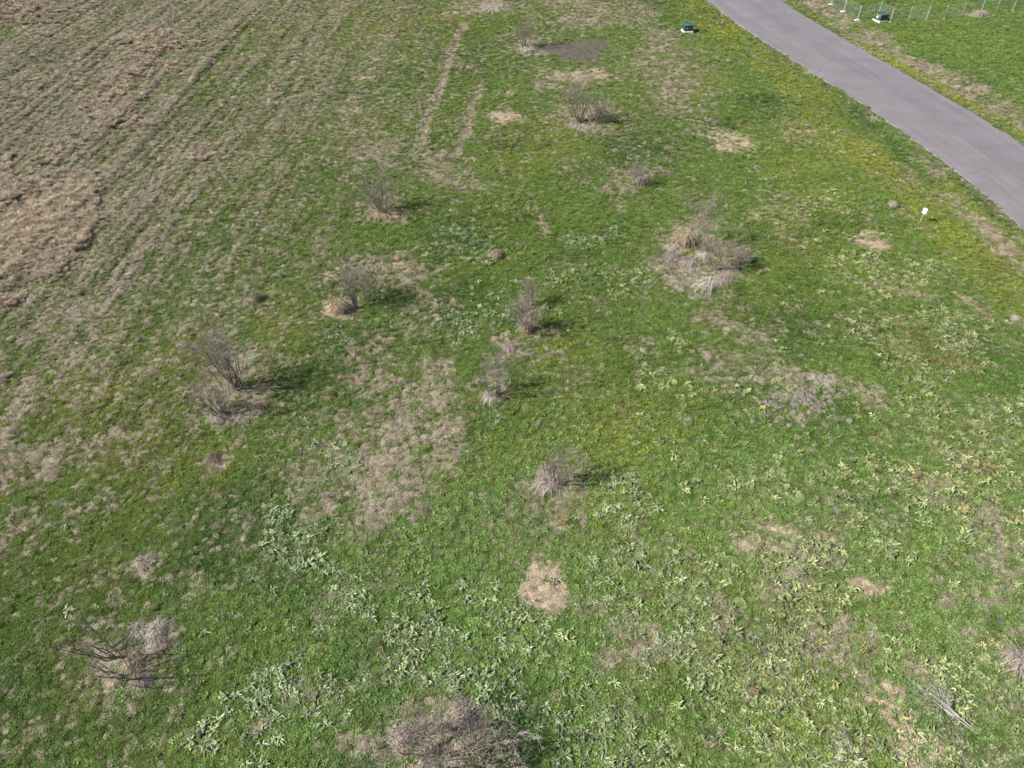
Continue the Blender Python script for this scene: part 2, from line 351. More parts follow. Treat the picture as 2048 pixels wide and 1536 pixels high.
def plant_mat(name, lo=.62, hi=1.35, rough=.75, spec=.25, per_leaf=True, translucent=.0):
    """colour comes with each plant (its 'tint'); each blade differs a little (mesh attribute 'shade')"""
    m, nt, b = new_mat(name, rough, spec)
    a = nt.nodes.new('ShaderNodeAttribute'); a.attribute_type = 'INSTANCER'; a.attribute_name = 'tint'
    g = nt.nodes.new('ShaderNodeAttribute'); g.attribute_type = 'GEOMETRY'; g.attribute_name = 'shade'
    col = mult(nt, a.outputs['Color'], g.outputs['Color'])
    nt.links.new(col, b.inputs['Base Color'])
    if translucent:
        t = nt.nodes.new('ShaderNodeBsdfTranslucent'); nt.links.new(col, t.inputs['Color'])
        mx = nt.nodes.new('ShaderNodeMixShader'); mx.inputs[0].default_value = translucent
        out = nt.nodes['Material Output']
        nt.links.new(b.outputs[0], mx.inputs[1]); nt.links.new(t.outputs[0], mx.inputs[2]); nt.links.new(mx.outputs[0], out.inputs['Surface'])
    return m
M_BLADE = plant_mat('grass_blade', rough=.7, spec=.25, translucent=.12)
M_STRAWB = plant_mat('dry_straw', rough=.8, spec=.15)
M_LEAF = plant_mat('weed_leaf', rough=.5, spec=.45, translucent=.10)

# ground
m, nt, b = new_mat('meadow_ground', .97, .1)
a = nt.nodes.new('ShaderNodeAttribute'); a.attribute_name = 'tint'
geo = nt.nodes.new('ShaderNodeNewGeometry')
n1 = noise_node(nt, 5.0, 6, .75, geo.outputs['Position']); n2 = noise_node(nt, 24.0, 3, .7, geo.outputs['Position'])
r1 = ramp(nt, [(.30, (.55, .55, .55)), (.52, (.95, .95, .95)), (.72, (1.5, 1.46, 1.4))]); nt.links.new(n1.outputs['Fac'], r1.inputs['Fac'])
r2 = ramp(nt, [(.32, (.6, .62, .6)), (.68, (1.4, 1.38, 1.4))]); nt.links.new(n2.outputs['Fac'], r2.inputs['Fac'])
c = mult(nt, mult(nt, a.outputs['Color'], r1.outputs['Color']), r2.outputs['Color'])
nt.links.new(c, b.inputs['Base Color'])
bp = nt.nodes.new('ShaderNodeBump'); bp.inputs['Strength'].default_value = .9; bp.inputs['Distance'].default_value = .09
add = nt.nodes.new('ShaderNodeMath'); add.operation = 'MULTIPLY_ADD'; add.inputs[1].default_value = .35
nt.links.new(n2.outputs['Fac'], add.inputs[0]); nt.links.new(n1.outputs['Fac'], add.inputs[2])
nt.links.new(add.outputs[0], bp.inputs['Height']); nt.links.new(bp.outputs['Normal'], b.inputs['Normal'])
M_GROUND = m

# road
m, nt, b = new_mat('worn_asphalt', .88, .25)
at_ = nt.nodes.new('ShaderNodeAttribute'); at_.attribute_name = 'lane'       # x = metres from the left edge, y = metres along
sep = nt.nodes.new('ShaderNodeSeparateXYZ'); nt.links.new(at_.outputs['Vector'], sep.inputs[0])
mp = nt.nodes.new('ShaderNodeMapping'); mp.inputs['Scale'].default_value = (1.6, .04, 1); nt.links.new(at_.outputs['Vector'], mp.inputs['Vector'])
ns = noise_node(nt, 1.5, 5, .65, mp.outputs['Vector'])
nb = noise_node(nt, .35, 3, .5, at_.outputs['Vector'])
ng = noise_node(nt, 30.0, 4, .8, at_.outputs['Vector'])
rs = ramp(nt, [(.25, (.182, .170, .180)), (.45, (.198, .186, .196)), (.56, (.208, .195, .206)), (.8, (.226, .213, .224))]); nt.links.new(ns.outputs['Fac'], rs.inputs['Fac'])
rb = ramp(nt, [(.3, (.90, .90, .90)), (.7, (1.08, 1.07, 1.08))]); nt.links.new(nb.outputs['Fac'], rb.inputs['Fac'])
rg = ramp(nt, [(.3, (.78, .78, .78)), (.7, (1.2, 1.2, 1.2))]); nt.links.new(ng.outputs['Fac'], rg.inputs['Fac'])
c = mult(nt, mult(nt, rs.outputs['Color'], rb.outputs['Color']), rg.outputs['Color'])
# wheel paths: polished darker bands at fixed distances from the edge
wv = nt.nodes.new('ShaderNodeValToRGB'); wv.color_ramp.interpolation = 'B_SPLINE'
mr = nt.nodes.new('ShaderNodeMapRange'); mr.inputs['From Min'].default_value = 0; mr.inputs['From Max'].default_value = 9.0
wob = noise_node(nt, .12, 2, .5, at_.outputs['Vector'])
wa = nt.nodes.new('ShaderNodeMath'); wa.operation = 'MULTIPLY_ADD'; wa.inputs[1].default_value = .9; nt.links.new(wob.outputs['Fac'], wa.inputs[0]); nt.links.new(sep.outputs['X'], wa.inputs[2])
nt.links.new(wa.outputs[0], mr.inputs['Value']); nt.links.new(mr.outputs[0], wv.inputs['Fac'])
stops = [(0, 1.06), (.10, 1.0), (.22, .93), (.34, 1.04), (.46, .98), (.60, .88), (.70, 1.03), (.82, .94), (.92, 1.05), (1, 1.08)]
while len(wv.color_ramp.elements) < len(stops): wv.color_ramp.elements.new(.5)
for e_, (p_, v_) in zip(wv.color_ramp.elements, stops): e_.position = p_; e_.color = (v_ * .97, v_ * .965, v_ * .97, 1)
c = mult(nt, c, wv.outputs['Color'])
# hairline cracks and faint stains
vc = nt.nodes.new('ShaderNodeTexVoronoi'); vc.feature = 'DISTANCE_TO_EDGE'; vc.inputs['Scale'].default_value = .16
wn_ = noise_node(nt, .9, 4, .7, at_.outputs['Vector']); vm = nt.nodes.new('ShaderNodeVectorMath'); vm.operation = 'MULTIPLY_ADD'; vm.inputs[1].default_value = (1.6, 1.6, 0)
nt.links.new(wn_.outputs['Color'], vm.inputs[0]); nt.links.new(at_.outputs['Vector'], vm.inputs[2]); nt.links.new(vm.outputs[0], vc.inputs['Vector'])
cr = ramp(nt, [(.0, (.72, .72, .72)), (.006, (1, 1, 1))]); nt.links.new(vc.outputs['Distance'], cr.inputs['Fac'])
c = mult(nt, c, cr.outputs['Color'])
st_ = noise_node(nt, .8, 5, .7, at_.outputs['Vector']); sr = ramp(nt, [(.28, (.86, .85, .84)), (.42, (1, 1, 1)), (.70, (1, 1, 1)), (.8, (1.10, 1.09, 1.07))]); nt.links.new(st_.outputs['Fac'], sr.inputs['Fac'])
c = mult(nt, c, sr.outputs['Color'])
# pale crumbling lip along the left edge
nl = noise_node(nt, .5, 4, .7, at_.outputs['Vector'])
lip = nt.nodes.new('ShaderNodeMath'); lip.operation = 'MULTIPLY_ADD'; lip.inputs[1].default_value = .9; lip.inputs[2].default_value = -.50
nt.links.new(nl.outputs['Fac'], lip.inputs[0])
ls = nt.nodes.new('ShaderNodeMath'); ls.operation = 'LESS_THAN'; nt.links.new(sep.outputs['X'], ls.inputs[0]); nt.links.new(lip.outputs[0], ls.inputs[1])
mx = nt.nodes.new('ShaderNodeMix'); mx.data_type = 'RGBA'; mx.inputs[7].default_value = (.28, .262, .245, 1)
nt.links.new(ls.outputs[0], mx.inputs[0]); nt.links.new(c, mx.inputs[6])
# a sealed cross joint far up the road
vor = noise_node(nt, 1.2, 3, .6, at_.outputs['Vector'])
j1 = nt.nodes.new('ShaderNodeMath'); j1.operation = 'MULTIPLY_ADD'; j1.inputs[1].default_value = .6; nt.links.new(vor.outputs['Fac'], j1.inputs[0]); nt.links.new(sep.outputs['Y'], j1.inputs[2])
j2 = nt.nodes.new('ShaderNodeMath'); j2.operation = 'SUBTRACT'; j2.inputs[1].default_value = 88.5; nt.links.new(j1.outputs[0], j2.inputs[0])
j3 = nt.nodes.new('ShaderNodeMath'); j3.operation = 'ABSOLUTE'; nt.links.new(j2.outputs[0], j3.inputs[0])
j4 = nt.nodes.new('ShaderNodeMath'); j4.operation = 'LESS_THAN'; j4.inputs[1].default_value = .05; nt.links.new(j3.outputs[0], j4.inputs[0])
mj = nt.nodes.new('ShaderNodeMix'); mj.data_type = 'RGBA'; mj.inputs[7].default_value = (.13, .12, .13, 1)
nt.links.new(j4.outputs[0], mj.inputs[0]); nt.links.new(mx.outputs[2], mj.inputs[6])
nt.links.new(mj.outputs[2], b.inputs['Base Color'])
bp = nt.nodes.new('ShaderNodeBump'); bp.inputs['Strength'].default_value = .4; bp.inputs['Distance'].default_value = .01
nt.links.new(ng.outputs['Fac'], bp.inputs['Height']); nt.links.new(bp.outputs['Normal'], b.inputs['Normal'])
M_ROAD = m

M_BARK = mottled('grey_bark', (.105, .088, .076), (.22, .19, .165), 9.0, .9)
M_TWIG = mottled('grey_brown_twigs', (.175, .15, .13), (.34, .295, .26), 6.0, .9)
M_BONE = mottled('weathered_dead_wood', (.33, .31, .29), (.55, .52, .49), 8.0, .9)
M_BOXGREEN = mottled('green_cabinet_paint', (.030, .062, .048), (.040, .078, .058), 3.0, .5, .5)
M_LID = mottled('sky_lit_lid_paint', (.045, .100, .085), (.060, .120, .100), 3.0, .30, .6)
M_CONC = mottled('pale_concrete', (.58, .54, .52), (.74, .71, .68), 6.0, .9, .2, .3)
M_METAL, _, b_ = new_mat('galvanised_metal', .42, .5); b_.inputs['Base Color'].default_value = (.60, .61, .62, 1); b_.inputs['Metallic'].default_value = .35
M_WIRE, _, b_ = new_mat('galvanised_wire', .5, .5); b_.inputs['Base Color'].default_value = (.50, .51, .52, 1); b_.inputs['Metallic'].default_value = .3
M_WHITE, _, b_ = new_mat('white_sign_face', .5, .4); b_.inputs['Base Color'].default_value = (.84, .84, .83, 1)
M_GREYMARK, _, b_ = new_mat('faded_print', .6, .3); b_.inputs['Base Color'].default_value = (.55, .55, .57, 1)
M_STICKY, _, b_ = new_mat('yellow_sticker', .5, .4); b_.inputs['Base Color'].default_value = (.62, .50, .07, 1)
M_STICKW, _, b_ = new_mat('white_sticker', .5, .4); b_.inputs['Base Color'].default_value = (.80, .80, .78, 1)
M_BLACKP, _, b_ = new_mat('black_hardware', .6, .3); b_.inputs['Base Color'].default_value = (.03, .03, .03, 1)
M_CLOD = mottled('grey_brown_clod', (.12, .105, .09), (.30, .265, .225), 14.0, .95, .1, .8, .03)

# ------------------------------------------------------------------ the ground sheet
NR, NC = 780, 860
ys = [-400, -150, -60, -20, -5, 2]
y = 6.0
step = .072
while y < 128:
    ys.append(y); y += max(.075, .0019 * y + .045) * .82
k = len(ys)
for yy in (140, 160, 200, 280, 420, 700, 1200, 2200, 4000): ys.append(yy)
ys = np.array(ys, float)
u = np.concatenate([np.array([-60, -20, -8, -4, -2.2, -1.6, -1.3]), np.linspace(-1.12, 1.12, NC), np.array([1.3, 1.6, 2.2, 4, 8, 20, 60])])
halfw = np.maximum(.655 * np.clip(ys, 0, 140) + 11.9, 12)
GX = (u[None, :] * halfw[:, None]); GY = np.repeat(ys[:, None], len(u), 1)
GX[0:3] *= 4; 
gx = GX.ravel(); gy = GY.ravel()
F = field(gx, gy)
gz = relief(gx, gy)
inside = smooth(140, 120, gy) * smooth(4, 6, gy)
lump = (fbm(gx, gy, .36, 71, 3, .65) - .5) * .085 + (fbm(gx, gy, 1.6, 72, 2) - .5) * .10
furrow = F['west'] * (F['rows'] - .5) * .28
offroad = smooth(.0, .35, np.maximum(left_x(gy) - gx, gx - right_x(gy)))
gz = gz + (lump * (1 - .5 * F['straw']) + furrow) * inside * offroad
# tufty hummocks under thatch and a slight hollow on bare soil
gz = gz - .05 * F['soil'] * inside
def ground_colour(F):
    g = green_tint(F) * .62
    d = dry_tint(F) * .80
    w = smooth(.18, .95, F['dry'] + .25 * (F['fine'] - .5))
    c = mix(g, d, np.maximum(w, F['straw']))
    c = mix(c, C_SOIL, F['soil'] * 1.15)
    return c
gc = ground_colour(F)
gc = np.where(F['road'][:, None], C_SOIL * .9, gc)
R_, C_ = GX.shape
idx = np.arange(R_ * C_).reshape(R_, C_)
faces = np.stack([idx[:-1, :-1], idx[:-1, 1:], idx[1:, 1:], idx[1:, :-1]], -1).reshape(-1, 4)
gme = mesh_from('ground', np.stack([gx, gy, gz], 1), faces, True)
ca = gme.color_attributes.new('tint', 'FLOAT_COLOR', 'POINT')
ca.data.foreach_set('color', np.concatenate([gc, np.ones((len(gc), 1))], 1).astype(np.float32).ravel())
gob = put('ground', gme, M_GROUND)
tag(gob, 'rough meadow ground under patchy green and dead grass', kind='structure')
print('ground tris', len(faces) * 2)

def gh(x, y):
    return float(relief(np.array([float(x)]), np.array([float(y)]))[0])

# ------------------------------------------------------------------ the road sheet
ry = np.arange(-60, 420, .25)
lx = left_x(ry); rx_ = right_x(ry)
nl_ = (fbm(ry, ry * 0, 1.2, 81, 5, .8) - .5) * .40; nr_ = (fbm(ry, ry * 0 + 5, 1.1, 82, 5, .8) - .5) * .45
lx = lx + nl_; rx_ = rx_ + nr_
NL = 13
T = np.linspace(0, 1, NL)
RX = lx[:, None] * (1 - T) + rx_[:, None] * T
RY = np.repeat(ry[:, None], NL, 1)
crown = .030 + .06 * (1 - (2 * T - 1) ** 2)
RZ = np.repeat(crown[None, :], len(ry), 0)
RZ[:, 0] = -.04; RZ[:, -1] = -.04
RX[:, 1] = RX[:, 0] + .03; RX[:, -2] = RX[:, -1] - .03
RZ[:, 1] = .03; RZ[:, -2] = .03
ii = np.arange(len(ry) * NL).reshape(len(ry), NL)
rfc = np.stack([ii[:-1, :-1], ii[:-1, 1:], ii[1:, 1:], ii[1:, :-1]], -1).reshape(-1, 4)
rme = mesh_from('road', np.stack([RX.ravel(), RY.ravel(), RZ.ravel()], 1), rfc)
la = rme.attributes.new('lane', 'FLOAT_VECTOR', 'POINT')
along = np.concatenate([[0], np.cumsum(np.hypot(np.diff(lx - nl_), np.diff(ry)))]) + ry[0]
lane = np.stack([(RX - (lx - nl_)[:, None]).ravel(), np.repeat(along[:, None], NL, 1).ravel(), np.zeros(RX.size)], 1)
la.data.foreach_set('vector', lane.astype(np.float32).ravel())
tag(put('road', rme, M_ROAD), 'grey asphalt road with crumbling edges', kind='structure')

# ------------------------------------------------------------------ plant pieces
def set_shade(me, s):
    c = me.color_attributes.new('shade', 'FLOAT_COLOR', 'POINT')
    c.data.foreach_set('color', np.concatenate([s, np.ones((len(s), 1))], 1).astype(np.float32).ravel())

def blades(name, n, radius, h0, h1, w, lean, rg, mat, flat=0.0, curl=.5):
    """a tuft: n curved blades of three points each side -> 3 triangles"""
    V = []; Fc = []; S = []
    for i in range(n):
        a = rg.uniform(0, 2 * math.pi); r = radius * math.sqrt(rg.uniform(0, 1))
        bx, by = r * math.cos(a), r * math.sin(a)
        h = rg.uniform(h0, h1); d = rg.uniform(0, 2 * math.pi); L = h * rg.uniform(.3, 1) * lean
        z0 = rg.uniform(0, flat) if flat else 0
        dx, dy = math.cos(d), math.sin(d)
        px, py = -dy * w / 2, dx * w / 2
        ww = rg.uniform(.7, 1.3)
        p0 = (bx, by, z0 - .02); p1 = (bx + dx * L * .4, by + dy * L * .4, z0 + h * .65); p2 = (bx + dx * L * 1.1, by + dy * L * 1.1, z0 + h * (1 - curl * rg.uniform(0, .6)))
        k = len(V)
        V += [(p0[0] - px * ww, p0[1] - py * ww, p0[2]), (p0[0] + px * ww, p0[1] + py * ww, p0[2]), (p1[0] - px * ww, p1[1] - py * ww, p1[2]), (p1[0] + px * ww, p1[1] + py * ww, p1[2]), p2]
        Fc += [(k, k + 1, k + 3), (k, k + 3, k + 2), (k + 2, k + 3, k + 4)]
        s = rg.uniform(.5, 1.5); t = rg.uniform(-.14, .14)
        S += [(s * (1 + t), s, s * (1 - t))] * 5
    me = mesh_from(name, V, Fc); set_shade(me, np.array(S)); me.materials.append(mat)
    return me
def litter(name, n, radius, zmax, l0, l1, w, rg, mat):
    """flattened dead stalks lying across each other"""
    V = []; Fc = []; S = []
    for i in range(n):
        a = rg.uniform(0, 2 * math.pi); r = radius * math.sqrt(rg.uniform(0, 1))
        cx, cy = r * math.cos(a), r * math.sin(a); d = rg.uniform(0, 2 * math.pi); L = rg.uniform(l0, l1) / 2
        top = zmax * (1 - .6 * (r / radius) ** 2)
        z = rg.uniform(.0, top); dz = rg.uniform(-.35, .35) * L
        dx, dy = math.cos(d), math.sin(d); px, py = -dy * w / 2, dx * w / 2
        bend = rg.uniform(-.3, .3) * L
        k = len(V)
        V += [(cx - dx * L - px, cy - dy * L - py, z - dz), (cx - dx * L + px, cy - dy * L + py, z - dz), (cx - dy * bend - px, cy + dx * bend - py, z + .02), (cx - dy * bend + px, cy + dx * bend + py, z + .02),
              (cx + dx * L, cy + dy * L, z + dz)]
        Fc += [(k, k + 1, k + 3), (k, k + 3, k + 2), (k + 2, k + 3, k + 4)]
        s = rg.uniform(.55, 1.4); t = rg.uniform(-.06, .06)
        S += [(s * (1 + t), s, s * (1 - t))] * 5
    me = mesh_from(name, V, Fc); set_shade(me, np.array(S)); me.materials.append(mat)
    return me
def leaf_strip(rg, length, width, a0, base=(0, 0, 0), az=0.0, droop=1.0, seg=5, fold=.35):
    """one long leaf as a folded arching strip; returns vertices and faces"""
    V = []; Fc = []
    x = 0; z = 0.01; ang = a0
    side = rg.gauss(0, .35)
    for i in range(seg + 1):
        t = i / seg
        wv = width * .5 * (.30, .75, 1.0, .98, .72, .16)[min(5, int(round(t * 5)))]
        yy = side * x * t
        lift = wv * fold
        V += [(x, yy - wv, z + lift), (x, yy, z), (x, yy + wv, z + lift)]
        x += math.cos(ang) * length / seg; z += math.sin(ang) * length / seg
        ang -= droop * (1.6 * a0 + .25) / seg
    V = [(v[0], v[1], max(v[2], .004)) for v in V]
    ca, sa = math.cos(az), math.sin(az)
    V = [(base[0] + v[0] * ca - v[1] * sa, base[1] + v[0] * sa + v[1] * ca, base[2] + v[2]) for v in V]
    for i in range(seg):
        k = 3 * i
        Fc += [(k, k + 1, k + 4, k + 3), (k + 1, k + 2, k + 5, k + 4)]
    return V, Fc
def leaf_shade(V, s, rg):
    # pale midrib, darker blade
    out = []
    for i in range(len(V)):
        m = 1.35 if i % 3 == 1 else .9
        out.append((s[0] * m, s[1] * m, s[2] * m))
    return out
def rosette(name, rg, n, length, mat, reddish=.12):
    V = []; Fc = []; S = []
    for i in range(n):
        az = i * 2.399 + rg.uniform(-.8, .8)
        inner = i / n
        L = length * rg.uniform(.45, 1.15) * (1 - .35 * inner)
        v, f = leaf_strip(rg, L, length * rg.uniform(.15, .23), rg.uniform(.4, .9) + .6 * inner, (rg.gauss(0, .05), rg.gauss(0, .05), 0), az, rg.uniform(.6, 1.3))
        k = len(V); V += v; Fc += [tuple(q + k for q in g) for g in f]
        s = rg.uniform(.42, 1.4)
        if rg.uniform(0, 1) < reddish: sc = (s * 1.15, s * .62, s * .6)
        elif rg.uniform(0, 1) < .05: sc = (s * 1.4, s * 1.12, s * .9)
        else: sc = (s, s, s)
        S += leaf_shade(v, sc, rg)
    me = mesh_from(name, V, Fc, True); set_shade(me, np.array(S)); me.materials.append(mat)
    return me

rg = random.Random(5)
tuft_src = bpy.data.collections.new('tuft_kinds')        # source shapes for the grass stuff, not in the scene themselves
def src(col, name, me):
    o = bpy.data.objects.new(name, me); col.objects.link(o); return o
kinds = {}
def add_kind(key, i, me):
    src(tuft_src, '%02d_%s' % (len(tuft_src.objects), key), me); kinds.setdefault(key, []).append(len(tuft_src.objects) - 1)
for i in range(5): add_kind('green', i, blades('grass_tuft', 46, .17, .04, .095, .017, 1.1, rg, M_BLADE))
for i in range(3): add_kind('long', i, blades('long_grass_tuft', 46, .14, .10, .19, .016, .9, rg, M_BLADE))
for i in range(3):
    # small leafy ground cover
    V = []; Fc = []; S = []
    for q in range(26):
        a_ = rg.uniform(0, 6.28); r_ = .17 * math.sqrt(rg.uniform(0, 1)); L = rg.uniform(.05, .10)
        v, f = leaf_strip(rg, L, L * .5, rg.uniform(.2, 1.0), (r_ * math.cos(a_), r_ * math.sin(a_), rg.uniform(.01, .07)), rg.uniform(0, 6.28), .6, 2, .2)
        kk = len(V); V += v; Fc += [tuple(t + kk for t in g) for g in f]; s = rg.uniform(.8, 1.5); S += [(s * .95, s, s * 1.15)] * len(v)
    me = mesh_from('leafy_tuft', V, Fc); set_shade(me, np.array(S)); me.materials.append(M_BLADE); add_kind('leafy', i, me)
for i in range(4): add_kind('litter', i, litter('dead_grass_litter', 30, .17, .085, .08, .28, .012, rg, M_STRAWB))
for i in range(3): add_kind('straw', i, blades('straw_tuft', 60, .12, .18, .42, .014, .9, rg, M_STRAWB, curl=.7))
for i in range(3): add_kind('mat', i, litter('fine_straw_mat', 60, .16, .06, .04, .12, .011, rg, M_STRAWB))

def scatter_nodes(name, coll):
    ng = bpy.data.node_groups.new(name, 'GeometryNodeTree')
    ng.interface.new_socket('Geometry', in_out='INPUT', socket_type='NodeSocketGeometry')
    ng.interface.new_socket('Geometry', in_out='OUTPUT', socket_type='NodeSocketGeometry')
    gi = ng.nodes.new('NodeGroupInput'); go = ng.nodes.new('NodeGroupOutput')
    ci = ng.nodes.new('GeometryNodeCollectionInfo'); ci.inputs['Collection'].default_value = coll
    ci.inputs['Separate Children'].default_value = True; ci.inputs['Reset Children'].default_value = True
    ip = ng.nodes.new('GeometryNodeInstanceOnPoints'); ip.inputs['Pick Instance'].default_value = True
    def attr(n, t):
        a = ng.nodes.new('GeometryNodeInputNamedAttribute'); a.data_type = t; a.inputs['Name'].default_value = n; return a.outputs['Attribute']
    ng.links.new(gi.outputs[0], ip.inputs['Points']); ng.links.new(ci.outputs[0], ip.inputs['Instance'])
    ng.links.new(attr('which', 'INT'), ip.inputs['Instance Index'])
    ng.links.new(attr('turn', 'FLOAT_VECTOR'), ip.inputs['Rotation'])
    ng.links.new(attr('size', 'FLOAT_VECTOR'), ip.inputs['Scale'])
    ng.links.new(ip.outputs[0], go.inputs[0])
    return ng
NG_TUFT = scatter_nodes('scatter_tufts', tuft_src)
def scatter(name, ng, x, y, z, which, size, tint, tilt=.12):
    n = len(x)
    me = bpy.data.meshes.new(name)
    me.vertices.add(n); me.vertices.foreach_set('co', np.stack([x, y, z], 1).astype(np.float32).ravel())
    a = me.attributes.new('which', 'INT', 'POINT'); a.data.foreach_set('value', which.astype(np.int32))
    rot = np.stack([rng.normal(0, tilt, n), rng.normal(0, tilt, n), rng.uniform(0, 6.283, n)], 1)
    a = me.attributes.new('turn', 'FLOAT_VECTOR', 'POINT'); a.data.foreach_set('vector', rot.astype(np.float32).ravel())
    sz = np.stack([size, size, np.minimum(size, .8 + .25 * size) * rng.uniform(.7, 1.2, n)], 1)
    a = me.attributes.new('size', 'FLOAT_VECTOR', 'POINT'); a.data.foreach_set('vector', sz.astype(np.float32).ravel())
    a = me.attributes.new('tint', 'FLOAT_COLOR', 'POINT'); a.data.foreach_set('color', np.concatenate([tint, np.ones((n, 1))], 1).astype(np.float32).ravel())
    o = link(bpy.data.objects.new(name, me))
    md = o.modifiers.new('scatter', 'NODES'); md.node_group = ng
    return o
def sample(n, y0, y1, marg=1.08):
    """uniform points over the stretch of ground between two distances"""
    w0, w1 = .655 * y0 + 11.9, .655 * y1 + 11.9
    t = rng.uniform(0, 1, n)
    w = np.sqrt(w0 * w0 + t * (w1 * w1 - w0 * w0))
    yy = (w - 11.9) / .655
    return rng.uniform(-1, 1, n) * w * marg, yy

CLEAR = []      # (x, y, radius) kept free of grass: pads and footings
def clear_of(x, y):
    ok = np.ones(len(x), bool)
    for cx, cy, r_ in CLEAR: ok &= (x - cx) ** 2 + (y - cy) ** 2 > r_ * r_
    return ok
for q in [(1367.5, 67.6), (1373, 67.8), (1380, 67.8), (1362, 63.5), (1365, 65.5), (1384, 67.4), (1373, 64), (1380, 64), (1759, 45.5), (1766, 45), (1772, 43.5), (1744, 40.5), (1751, 43), (1758, 42), (1765, 41)]: CLEAR.append((*at(*q), .55))
for q in [(1662, 9.5), (1687, 23.5), (1715, 39.5)]: CLEAR.append((*at(*q), .45))
def surf(x, y, F=None):
    F = field(x, y) if F is None else F
    z = relief(x, y) + (fbm(x, y, .36, 71, 3, .65) - .5) * .085 * (1 - .5 * F['straw']) + (fbm(x, y, 1.6, 72, 2) - .5) * .10 + F['west'] * (F['rows'] - .5) * .28 - .05 * F['soil']
    return z

bands = [(5, 22, 150), (22, 38, 95), (38, 62, 58), (62, 116, 27)]      # from, to, tufts per square metre
gpts = []; dpts = []
for (y0, y1, dens) in bands:
    w0, w1 = .655 * y0 + 11.9, .655 * y1 + 11.9
    area = (y1 - y0) * (w0 + w1) * 1.08
    n = int(area * dens)
    x, yv = sample(n, y0, y1)
    F = field(x, yv)
    ok = ~((x > left_x(yv) + .12 * rng.uniform(-1, 1, n)) & (x < right_x(yv) - .12 * rng.uniform(-1, 1, n))) & (F['soil'] < .12 + .50 * rng.uniform(0, 1, n)) & clear_of(x, yv)
    z = surf(x, yv, F)
    size = {5: .66, 22: .76, 38: .90, 62: 1.18}[y0] * rng.uniform(.7, 1.25, n)
    drp = smooth(.10, 1.0, F['dry'] + rng.normal(0, .12, n)) * (.82 - .12 * F['west'])
    r = rng.uniform(0, 1, n)
    is_straw = rng.uniform(0, 1, n) < F['straw'] * 1.1
    is_dry = (r < drp) | is_straw
    # green
    g = ok & ~is_dry
    kx = rng.uniform(0, 1, n)
    wh = rng.choice(kinds['green'], n)
    wh = np.where((kx < .06 + .25 * F['dark'] * (yv > 24)), rng.choice(kinds['long'], n), wh)
    leafy = smooth(30, 14, yv) * smooth(-16, -2, x)
    wh = np.where(kx > 1 - .40 * leafy, rng.choice(kinds['leafy'], n), wh)
    tint = green_tint(F) * rng.uniform(.62, 1.38, (n, 1)) * rng.uniform(.94, 1.06, (n, 3))
    gpts.append([q[g] for q in (x, yv, z, wh, size, tint)])
    # dry
    d = ok & is_dry
    wh = rng.choice(kinds['litter'], n)
    tall = (x < -15) & (F['straw'] > .3)
    wh = np.where(is_straw, np.where(tall, rng.choice(kinds['straw'], n), rng.choice(kinds['mat'], n)), wh)
    sz = size * np.where(is_straw & tall, np.where(yv > 60, .75, .95), 1.0) * 1.02
    low = rng.uniform(0, 1, n)
    tint = dry_tint(F) * rng.uniform(.55, 1.35, (n, 1)) * rng.uniform(.95, 1.05, (n, 3))
    tint = np.where((rng.uniform(0, 1, n) < .10 + F['red'] * .5 - .05)[:, None], tint * np.array((.80, .66, .56)), tint)
    dpts.append([q[d] for q in (x, yv, z, wh, sz, tint)])
G = [np.concatenate([p[i] for p in gpts]) for i in range(6)]
D = [np.concatenate([p[i] for p in dpts]) for i in range(6)]
print('green tufts', len(G[0]), 'dry tufts', len(D[0]))
tag(scatter('green_grass', NG_TUFT, *G), 'short green grass and leafy ground cover across the meadow', 'grass', kind='stuff')
tag(scatter('dead_grass', NG_TUFT, *D), 'bleached dead grass and straw lying over the meadow', 'dead grass', kind='stuff')

# ------------------------------------------------------------------ broad-leaved weeds: the largest singly, the rest as one
ros_src = bpy.data.collections.new('weed_kinds')
ros_meshes = []
for i in range(8):
    me = rosette('weed_rosette', rg, rg.choice((14, 18, 22, 26)), .285, M_LEAF, .015)
    ros_meshes.append(me); src(ros_src, '%02d_rosette' % i, me)
NG_ROS = scatter_nodes('scatter_weeds', ros_src)
xs, yv = sample(120000, 6, 75, 1.05)
F = field(xs, yv)
prob = 1.35 * F['broad'] ** 1.2 * smooth(.36, .60, fbm(xs, yv, 1.5, 64, 3) + .15 * F['broad']) * (.30 + .70 * smooth(75, 30, yv)) + .003
ok = (rng.uniform(0, 1, len(xs)) < prob) & (xs < left_x(yv) - .5)
xs, yv = xs[ok], yv[ok]
rad = .32 + .8 * rng.uniform(0, 1, len(xs)) ** 1.6
# keep plants from standing on each other
keep = []; cell = {}
for i in np.argsort(-rad):
    kx, ky = int(xs[i] // .5), int(yv[i] // .5); good = True
    for a_ in (-1, 0, 1):
        for b_ in (-1, 0, 1):
            for j in cell.get((kx + a_, ky + b_), ()):
                if (xs[i] - xs[j]) ** 2 + (yv[i] - yv[j]) ** 2 < (.30 * (rad[i] + rad[j]) * .33) ** 2: good = False
    if good: keep.append(i); cell.setdefault((kx, ky), []).append(i)
keep = np.array(keep); xs, yv, rad = xs[keep], yv[keep], rad[keep]
FIXED = [(410,1268,1.15), (446,1236,.9), (650,1447,1.15), (560,1478,1.0), (1018,1450,1.1), (1130,1355,1.15), (1110,1165,1.0), (1370,975,1.15), (1540,985,1.0), (1470,975,1.1), (505,1160,.8), (1480,1070,1.0), (985,1216,1.0), (925,1165,1.1), (640,1352,1.1), (1445,965,1.0), (1650,945,1.2), (640,1118,1.2)]
fx = np.array([at(p[0], p[1]) for p in FIXED])
xs = np.concatenate([fx[:, 0], xs]); yv = np.concatenate([fx[:, 1], yv]); rad = np.concatenate([[p[2] for p in FIXED], rad])
